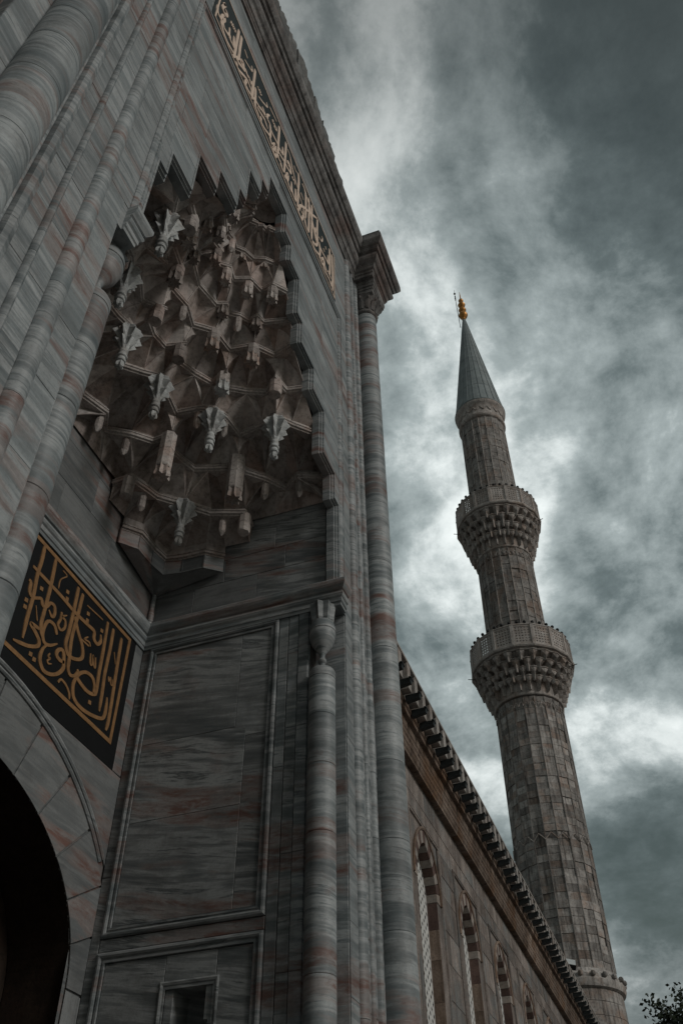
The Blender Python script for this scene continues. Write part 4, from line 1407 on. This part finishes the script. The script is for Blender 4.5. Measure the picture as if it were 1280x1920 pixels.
# pierced parapet: upright stones, rail, lead waterspouts
par = part('parapet', G().box(WX0, WX1, WY - .02, WY + .2, 8.119, 8.62), M['wallcor'], cw)
sp_ = .455
np_ = int((WX1 - WX0) / sp_)
p0 = s0 = None
for k in range(np_):
    x = WX0 + .18 + k * sp_
    if p0 is None:
        p0 = part('parapet_post', G().slab(lambda u, v, n: (u, WY - .42 - n, v), x - .085, x + .085, 8.12, 8.626, 0, .006, .395), M['post'], par)
        g = G()
        y0, y1 = WY - .54, WY - .29
        xs_ = x + .13
        vs = [(xs_ - .062, y0, 8.11), (xs_ + .062, y0, 8.11), (xs_ + .045, y0 + .015, 8.03), (xs_ - .045, y0 + .015, 8.03), (xs_ - .06, y1, 8.10), (xs_ + .06, y1, 8.10), (xs_ + .05, y1, 7.99), (xs_ - .05, y1, 7.99)]
        g.add(vs, [(0, 1, 2, 3), (7, 6, 5, 4), (0, 4, 5, 1), (1, 5, 6, 2), (2, 6, 7, 3), (3, 7, 4, 0)])
        g.box(xs_ - .075, xs_ + .075, y0 - .01, y0 + .035, 8.10, 8.118)
        s0 = part('waterspout', g, M['lead'], par)
        pc, sc_ = p0, s0
    else:
        dup(p0, par, (k * sp_ + rs.uniform(-.012, .012), rs.uniform(-.008, .008), 0))
        dup(s0, par, (k * sp_ + rs.uniform(-.015, .015), rs.uniform(-.03, .025), rs.uniform(-.01, .006)), (0, 0, rs.uniform(-.0006, .0006)))
x = WX0
while x < WX1 - .2:
    L = min(rs.uniform(1.6, 2.3), WX1 - x)
    part('parapet_rail', G().slab(lambda u, v, n: (u, WY - .425 - n, v), x + .003, x + L - .003, 8.628, 8.68, rs.uniform(0, .006), .006, .55), M['post'], par)
    x += L

# the same wall on the near side of the portal
cl_ = thing('courtyard_facade', 'dark plain stretch of courtyard wall left of the portal', 'wall', (-8, WY, -EYE))
part('masonry_core', G().box(-20, .9, WY + .012, WY + .5, -EYE, 8.5), M['mortar'], cl_)
g = G()
zz_ = [-1.6, -.9, -.2, .5, 1.1, 1.7, 2.2] + zs[1:]
for i in range(len(zz_) - 1):
    x = -20
    while x < .6:
        L = rs.uniform(.7, 1.3)
        a, b = x, min(x + L, .9)
        g.slab(wm, a + .003, b - .003, zz_[i] + .003, zz_[i + 1] - .003, rs.uniform(0, .008), .007, .011)
        x += L
part('ashlar', g, M['wall'], cl_, stuff=True)
m = len(wprof)
vs = [(xx, WY - o, z) for xx in (-20, .9) for o, z in wprof]
part('wall_cornice', G().add(vs, [(k, k + 1, m + k + 1, m + k) for k in range(m - 1)] + [tuple(range(m)), tuple(range(2 * m - 1, m - 1, -1))]), M['wallcor'], cl_)

# ================================================================== minaret
MX, MY = 39.8, 4.50
mn = thing('minaret', 'tall fluted stone minaret with two carved balconies and grey conical spire', 'minaret', (MX, MY, -EYE))
mn.rotation_euler = (.0133, 0, 0)
NS = 20
FACE = math.atan2(-MY, -MX)       # towards the viewer


def facet(g, k, r0, r1, za, zb, pr, gp=.009, ch=.02):
    """one ashlar of a fluted shaft: side k of NS"""
    a0, a1 = 2 * math.pi * k / NS, 2 * math.pi * (k + 1) / NS
    vs = []
    for z, r in ((za + .005, r0), (zb - .005, r1)):
        for inner in (0, 1):
            rr = (r + pr) if not inner else r - .12
            A = Vector((math.cos(a0), math.sin(a0), 0)) * rr
            B = Vector((math.cos(a1), math.sin(a1), 0)) * rr
            d = (B - A).normalized()
            A2, B2 = A + d * gp, B - d * gp
            C = (A2 + B2) / 2 * (1 - (.010 if not inner else 0))
            vs += [(MX + p.x, MY + p.y, z) for p in (A2, C, B2)]
    # per level: 0 outer A,1 outer C,2 outer B,3 inner A,4 inner C,5 inner B
    fs = [(0, 1, 7, 6), (1, 2, 8, 7), (0, 6, 9, 3), (2, 5, 11, 8), (0, 3, 4, 5, 2, 1), (6, 7, 8, 11, 10, 9)]
    g.add(vs, fs)


def facing(k):
    a = 2 * math.pi * (k + .5) / NS
    d = (a - FACE + math.pi) % (2 * math.pi) - math.pi
    return abs(d)


budget = 296
shafts = [(11.75, 24.2, 1.70, 1.665, .32), (26.6, 34.2, 1.60, 1.565, .32), (37.1, 46.05, 1.475, 1.44, .32)]
for si, (za, zb, ra, rb, ch) in enumerate(shafts):
    core_ = part('shaft', G().lathe([(ra - .10, za), (rb - .10, zb)], MX, MY, NS), M['mortar'], mn)
    rest = G()
    nc = int((zb - za) / ch)
    for c in range(nc):
        z0, z1 = za + (zb - za) * c / nc, za + (zb - za) * (c + 1) / nc
        r0, r1 = ra + (rb - ra) * c / nc, ra + (rb - ra) * (c + 1) / nc
        cp = rs.uniform(-.012, .012)
        for k in range(NS):
            pr = cp + rs.uniform(-.016, .016)
            if rs.random() < .04:
                pr -= .03
            vis = facing(k) < 1.25
            if vis and budget > 0 and (si == 0 or (si == 1 and rs.random() < .5)):
                g = G()
                facet(g, k, r0, r1, z0, z1, pr)
                part('stone_block', g, M['minaret'], core_)
                budget -= 1
            else:
                facet(rest, k, r0, r1, z0, z1, pr)
    part('masonry', rest, M['minaret'], core_, stuff=True)
    # slim rolls between the flutes
    rl = G()
    for k in range(NS):
        a = 2 * math.pi * k / NS
        rl.tube([(MX + (ra + .003) * math.cos(a), MY + (ra + .003) * math.sin(a), za + .1), (MX + (rb + .003) * math.cos(a), MY + (rb + .003) * math.sin(a), zb - .1)], [.026, .026], 6)
    part('flute_rolls', rl, M['minaret'], core_, stuff=True)
# chevron band on the lowest shaft
pts = []
for k in range(2 * NS + 1):
    a = 2 * math.pi * k / (2 * NS)
    rr = 1.725 if k % 2 == 0 else 1.705
    pts.append((MX + rr * math.cos(a), MY + rr * math.sin(a), 16.95 + (.30 if k % 2 else 0)))
part('chevron_band', G().tube(pts, [.032] * len(pts), 6), M['mincarve'], mn)
# base below the shaft
b0 = part('base_drum', G().lathe([(1.80, -EYE), (1.78, 11.0)], MX, MY, 32), M['mortar'], mn)
g = G()
c = 0
z = -EYE
while z < 10.9:
    h = rs.uniform(.42, .55)
    z1 = min(z + h, 11.0)
    nb = 14
    o = rs.random()
    for k in range(nb):
        a0, a1 = 2 * math.pi * (k + o) / nb + .006, 2 * math.pi * (k + 1 + o) / nb - .006
        rr = 1.80 + rs.uniform(-.012, .015)
        vs = []
        for zz1 in (z + .008, z1 - .008):
            for q in range(4):
                a = a0 + (a1 - a0) * q / 3
                vs.append((MX + rr * math.cos(a), MY + rr * math.sin(a), zz1))
            for q in range(4):
                a = a0 + (a1 - a0) * q / 3
                vs.append((MX + (rr - .1) * math.cos(a), MY + (rr - .1) * math.sin(a), zz1))
        fs = [(q, q + 1, q + 9, q + 8) for q in range(3)] + [(0, 4, 12, 8), (3, 11, 15, 7), (0, 1, 2, 3, 7, 6, 5, 4), (8, 12, 13, 14, 15, 11, 10, 9)]
        g.add(vs, fs)
    z = z1
part('masonry', g, M['minaret'], b0, stuff=True)
part('base_ring', G().lathe([(1.80, 11.0), (1.92, 11.06), (1.97, 11.2), (1.97, 11.32), (1.90, 11.4), (1.90, 11.46), (1.84, 11.56), (1.76, 11.62), (1.72, 11.76)], MX, MY, 40), M['minaret'], mn, True)
bl = None
for k in range(24):
    a = 2 * math.pi * k / 24
    cxx, cyy = MX + 1.95 * math.cos(a), MY + 1.95 * math.sin(a)
    part('ring_boss', G().lathe([(.07, 11.40), (.10, 11.44), (.10, 11.52), (.06, 11.58)], cxx, cyy, 8), M['minaret'], mn, True)


def pol(r, a, z):
    return (MX + r * math.cos(a), MY + r * math.sin(a), z)


def balcony(zb, zf, zt, rs_, rp, label):
    """corbelled balcony: zb corbel foot, zf floor, zt parapet top, rs_ shaft radius, rp parapet radius"""
    bal = part('balcony', G().lathe([(rs_ - .02, zb - .5), (rs_ + .03, zb - .48), (rs_ + .05, zb - .42), (rs_ + .02, zb - .36), (rs_ + .03, zb), (rs_ + .05, zb + .25), (rp - .50, zf - .50), (rp - .14, zf - .24), (rp - .05, zf - .2), (rp - .05, zf - .12), (rp + .03, zf - .1), (rp + .05, zf - .03), (rp + .01, zf + .02), (rs_ - .05, zf + .03)], MX, MY, 48), M['mincarve'], mn, False)
    bal['label'] = label
    NC = 24
    tiers = 4
    dz = (zf - .22 - zb) / tiers
    for t in range(tiers):
        r1 = rs_ + .16 + (rp - .18 - rs_) * (t + 1) / tiers
        r0 = rs_ + .02 + (rp - .16 - rs_) * (t - .15) / tiers
        z0, z1 = zb + dz * t, zb + dz * (t + 1)
        hw = math.pi / NC * .66
        src = None
        # corbel: pointed prow that widens to a scalloped head
        for k in range(NC):
            a = 2 * math.pi * (k + (.5 if t % 2 else 0)) / NC
            if src is None:
                f = hw
                low = z0 - dz * (.75 if t in (0, 1, 2) else .35)
                vs = [pol(r1 - .12, 0, low), pol(r0 + .04, -f * .35, low + .04), pol(r0 + .04, f * .35, low + .04),
                      pol(r1 - .04, 0, z0 + dz * .28), pol(r0 + .02, -f * .8, z0 + dz * .28), pol(r0 + .02, f * .8, z0 + dz * .28),
                      pol(r1 + .01, 0, z0 + dz * .74), pol(r1 - .05, -f, z0 + dz * .80), pol(r1 - .05, f, z0 + dz * .80),
                      pol(r1, 0, z1 - .01), pol(r1 - .05, -f, z1 - .01), pol(r1 - .05, f, z1 - .01), pol(r0 - .1, -f, z1 - .01), pol(r0 - .1, f, z1 - .01)]
                g = G().add(vs, [(0, 1, 4, 3), (0, 3, 5, 2), (0, 2, 1), (3, 4, 7, 6), (3, 6, 8, 5), (6, 7, 10, 9), (6, 9, 11, 8), (4, 12, 10, 7), (5, 8, 11, 13), (9, 10, 12, 13, 11), (1, 2, 5, 13, 12, 4)])
                src = part('corbel', g, M['mincarve'], bal)
                src.location = (0, 0, 0)
                src.rotation_euler = (0, 0, a)
            else:
                dup(src, bal, (0, 0, 0), (0, 0, a))
        # scalloped ledge above the tier
        pts = []
        for q in range(NC * 4):
            a = 2 * math.pi * q / (NC * 4) + (math.pi / NC if t % 2 else 0)
            pts.append((MX + (r1 + .005 - .05 * (q % 4 != 0) - .02 * (q % 4 == 2)) * math.cos(a), MY + (r1 + .005 - .05 * (q % 4 != 0) - .02 * (q % 4 == 2)) * math.sin(a)))
        part('corbel_ledge', G().sweep(pts, [(.10, z1 - .05), (-.03, z1 - .05), (-.045, z1 - .02), (-.04, z1 + .012), (.10, z1 + .012)], lambda a, b, h: (a, b, h), True), M['mincarve'], bal)
    # parapet of pierced panels between posts
    NP = 16
    half = rp * math.tan(math.pi / NP)
    A0 = FACE + math.pi / NP * .6
    src = psrc = None
    for k in range(NP):
        a = A0 + 2 * math.pi * k / NP
        if src is None:
            yh = half - .09
            g = G()
            pm = lambda u, v, n: (MX + rp + n, MY + u, v)
            g.box(MX + rp - .05, MX + rp + .02, MY - half + .01, MY + half - .01, zf + .02, zf + .14)
            g.box(MX + rp - .05, MX + rp + .02, MY - half + .01, MY + half - .01, zt - .12, zt - .03)
            g.box(MX + rp - .05, MX + rp + .02, MY - half + .01, MY - yh + .03, zf + .141, zt - .121)
            g.box(MX + rp - .05, MX + rp + .02, MY + yh - .03, MY + half - .01, zf + .141, zt - .121)
            nu, nv_ = 5, 6
            du, dv = (2 * yh - .06) / nu, (zt - zf - .262) / nv_
            for i in range(nu):
                for j in range(nv_):
                    u0, v0 = MY - yh + .03 + i * du, zf + .141 + j * dv
                    cu_, cv_ = u0 + du / 2, v0 + dv / 2
                    outer = [(u0, v0), (u0 + du / 2, v0), (u0 + du, v0), (u0 + du, v0 + dv / 2), (u0 + du, v0 + dv), (u0 + du / 2, v0 + dv), (u0, v0 + dv), (u0, v0 + dv / 2)]
                    f1, f2 = (.62, .40) if (i + j) % 2 else (.34, .74)
                    inner = [(cu_ + (p[0] - cu_) * (f1 if q % 2 == 0 else f2), cv_ + (p[1] - cv_) * (f1 if q % 2 == 0 else f2)) for q, p in enumerate(outer)]
                    vs = [(MX + rp, p[0], p[1]) for p in outer] + [(MX + rp, p[0], p[1]) for p in inner] + [(MX + rp - .045, p[0], p[1]) for p in inner]
                    fs = []
                    for q in range(8):
                        q2 = (q + 1) % 8
                        fs += [(q, q2, 8 + q2, 8 + q), (8 + q, 8 + q2, 16 + q2, 16 + q)]
                    g.add(vs, fs)
            src = part('parapet_panel', g, M['minlight'], bal)
            src.rotation_euler = (0, 0, a)
            rv = rp / math.cos(math.pi / NP)
            g = G()
            g.box(MX + rv - .10, MX + rv + .045, MY - .075, MY + .075, zf + .02, zt - .02)
            g.box(MX + rv - .12, MX + rv + .06, MY - .09, MY + .09, zt - .019, zt + .03)
            psrc = part('parapet_post', g, M['minlight'], bal)
            psrc.rotation_euler = (0, 0, a + math.pi / NP)
        else:
            dup(src, bal, (0, 0, 0), (0, 0, a))
            dup(psrc, bal, (0, 0, 0), (0, 0, a + math.pi / NP))
    poly = [(MX + rp / math.cos(math.pi / NP) * math.cos(A0 + math.pi / NP + 2 * math.pi * k / NP), MY + rp / math.cos(math.pi / NP) * math.sin(A0 + math.pi / NP + 2 * math.pi * k / NP)) for k in range(NP)]
    part('parapet_coping', G().sweep(poly, [(.09, zt - .03), (-.04, zt - .03), (-.06, zt + .01), (-.04, zt + .045), (.09, zt + .045)], lambda a, b, h: (a, b, h), True), M['minlight'], bal)
    part('floor_moulding', G().sweep(poly, [(.10, zf - .12), (-.05, zf - .12), (-.09, zf - .05), (-.09, zf - .01), (-.05, zf + .015), (.10, zf + .02)], lambda a, b, h: (a, b, h), True), M['minlight'], bal)
    ks = None
    for k in range(40):
        a = 2 * math.pi * k / 40
        if ks is None:
            ks = part('parapet_knob', G().lathe([(.03, zt + .045), (.03, zt + .10), (.07, zt + .13), (.092, zt + .19), (.07, zt + .25), (.02, zt + .285)], MX + rp - .02, MY, 8), M['iron'], bal, True)
            ks.rotation_euler = (0, 0, a)
        else:
            dup(ks, bal, (0, 0, 0), (0, 0, a))
    # thin iron rods
    for a in (FACE - 1.3, FACE + 1.25):
        part('iron_rod', G().tube([pol(rp - .1, a, zf - .5), pol(rp + .35, a, zf - .48)], [.02, .02], 6), M['iron'], bal)
    return bal


balcony(24.75, 26.62, 27.85, 1.68, 2.55, 'lower balcony with pierced parapet and stalactite corbels')
balcony(34.65, 36.95, 38.2, 1.57, 2.42, 'upper balcony with pierced parapet and stalactite corbels')
# blind arcade under each balcony
for za, r in ((24.0, 1.668), (33.95, 1.568)):
    for k in range(2 * NS):
        a = 2 * math.pi * (k + .5) / (2 * NS)
        if abs((a - FACE + math.pi) % (2 * math.pi) - math.pi) > 1.5:
            continue
        pts = []
        for q in range(7):
            t = math.pi * q / 6
            pts.append(pol(r + .02, a + .062 * math.cos(t), za - .35 + .22 * math.sin(t)))
        part('blind_arch', G().tube(pts, [.022] * 7, 5), M['mincarve'], mn)
# collar, spire, finial
part('spire_collar', G().lathe([(1.44, 46.0), (1.53, 46.06), (1.57, 46.16), (1.57, 46.28), (1.50, 46.36), (1.48, 46.42), (1.50, 47.0), (1.56, 47.2), (1.64, 47.32), (1.70, 47.42), (1.70, 47.56), (1.66, 47.62)], MX, MY, 40), M['mincarve'], mn, True)
for k in range(20):
    a = 2 * math.pi * k / 20
    pts = [pol(1.52, a - .14 + .28 * q / 6, 46.98 - .30 * math.sin(math.pi * q / 6)) for q in range(7)]
    part('garland', G().tube(pts, [.03] * 7, 5), M['minlight'], mn)
sp0 = part('spire', G().lathe([(1.72, 47.56), (1.73, 47.62), (1.66, 47.70), (1.55, 48.4), (.16, 59.2), (.13, 59.5)], MX, MY, 40), M['spire'], mn, False)
for k in range(22):
    a = 2 * math.pi * k / 22
    part('lead_seam', G().tube([pol(1.665, a, 47.72), pol(1.56, a, 48.4), pol(.15, a, 59.3)], [.028, .028, .012], 5), M['spire'], sp0)
for z in (49.6, 51.5, 53.4, 55.2, 57.0):
    r = .16 + (1.55 - .16) * (59.2 - z) / (59.2 - 48.4)
    part('lead_lap', G().lathe([(r - .01, z - .02), (r + .012, z - .015), (r + .008, z + .02), (r - .012, z + .03)], MX, MY, 40), M['spire'], sp0)
fz = 59.5
fin = [(.10, fz), (.16, fz + .10), (.10, fz + .25), (.13, fz + .32), (.30, fz + .48), (.36, fz + .70), (.28, fz + .95), (.13, fz + 1.05), (.12, fz + 1.12), (.24, fz + 1.25), (.30, fz + 1.42), (.23, fz + 1.62), (.11, fz + 1.72), (.10, fz + 1.80), (.24, fz + 1.95), (.30, fz + 2.15), (.22, fz + 2.35), (.09, fz + 2.45), (.08, fz + 2.55), (.17, fz + 2.65), (.20, fz + 2.80), (.14, fz + 2.95), (.05, fz + 3.05), (.04, fz + 3.6), (.012, fz + 4.1)]
part('gilded_finial', G().lathe(fin, MX, MY, 20), M['gold'], mn, True)
lr = part('lightning_rod', G().tube([pol(.35, FACE - 1.6, fz - .9), pol(.40, FACE - 1.6, fz + 2.6), pol(.40, FACE - 1.6, fz + 4.6)], [.025, .025, .012], 6), M['iron'], mn)
for dz, r in ((3.1, .05), (3.35, .06), (3.6, .05), (4.0, .08)):
    x_, y_, z_ = pol(.40, FACE - 1.6, fz + dz)
    part('rod_collar', G().lathe([(.02, z_ - .10), (r, z_ - .05), (r, z_ + .05), (.02, z_ + .10)], x_, y_, 8), M['iron'], mn, True)

# ================================================================== floodlight at the far end of the parapet
fx, fy = 29.6, 3.28
fl = thing('floodlight', 'small white-faced floodlight on a dark bracket at the far parapet', 'floodlight', (fx, fy, 8.68))
part('bracket', G().tube([(fx, fy, 8.68), (fx, fy, 9.05), (fx - .05, fy - .02, 9.1)], [.03, .03, .03], 8), M['iron'], fl)
mtx = Matrix.Rotation(R(35), 4, 'Y') @ Matrix.Rotation(R(20), 4, 'Z')
hd = G().box(-.06, .10, -.20, .20, -.13, .13)
hd.v = [tuple((mtx @ Vector(p)) + Vector((fx - .08, fy - .03, 9.22))) for p in hd.v]
part('lamp_housing', hd, M['iron'], fl)
fc = G().box(-.075, -.062, -.18, .18, -.11, .11)
fc.v = [tuple((mtx @ Vector(p)) + Vector((fx - .08, fy - .03, 9.22))) for p in fc.v]
part('lamp_face', fc, M['lampwhite'], fl)

# ================================================================== tree at the right edge
TX, TY = 34.0, -.95
tr = thing('tree', 'dark leafy treetop at the lower right edge behind the minaret foot', 'tree', (TX, TY, -EYE))
rt = random.Random(11)
wood, leaves, twigs = G(), G(), []


def limb(p, d, L, r, depth):
    pts, rads = [p], [r]
    q, dd = Vector(p), Vector(d)
    n = 4
    for i in range(n):
        dd = (dd + Vector((rt.uniform(-.22, .22), rt.uniform(-.22, .22), rt.uniform(-.04, .16)))).normalized()
        q = q + dd * L / n
        pts.append(tuple(q))
        rads.append(r * (1 - .55 * (i + 1) / n))
        if depth < 4 and i >= (1 if depth else 1):
            for _ in range(2 if depth else 3):
                a = rt.uniform(0, 2 * math.pi)
                side = Vector((math.cos(a), math.sin(a), rt.uniform(.15, .8))).normalized()
                limb(tuple(q), (dd * .75 + side * .7).normalized(), L * rt.uniform(.5, .66), rads[-1] * .62, depth + 1)
        if depth >= 3:
            twigs.append((q.copy(), dd.copy()))
    wood.tube(pts, rads, 6 if depth < 2 else 4)


limb((TX, TY, -EYE), (0, 0, 1), 5.25, .18, 0)
for q, d in twigs:
    for _ in range(3):
        c = q + Vector((rt.gauss(0, .10), rt.gauss(0, .10), rt.gauss(0, .10)))
        a = Vector((rt.uniform(-1, 1), rt.uniform(-1, 1), rt.uniform(-.6, 1))).normalized()
        b = a.cross(Vector((rt.uniform(-1, 1), rt.uniform(-1, 1), rt.uniform(-1, 1)))).normalized()
        l, w = rt.uniform(.10, .18), rt.uniform(.035, .06)
        leaves.add([c, c + a * l * .5 + b * w, c + a * l, c + a * l * .5 - b * w], [(0, 1, 2, 3)])
part('trunk', wood, M['bark'], tr)
part('crown', leaves, M['leaf'], tr)
print('tree leaves', len(leaves.f), 'top', max(p[2] for p in leaves.v))
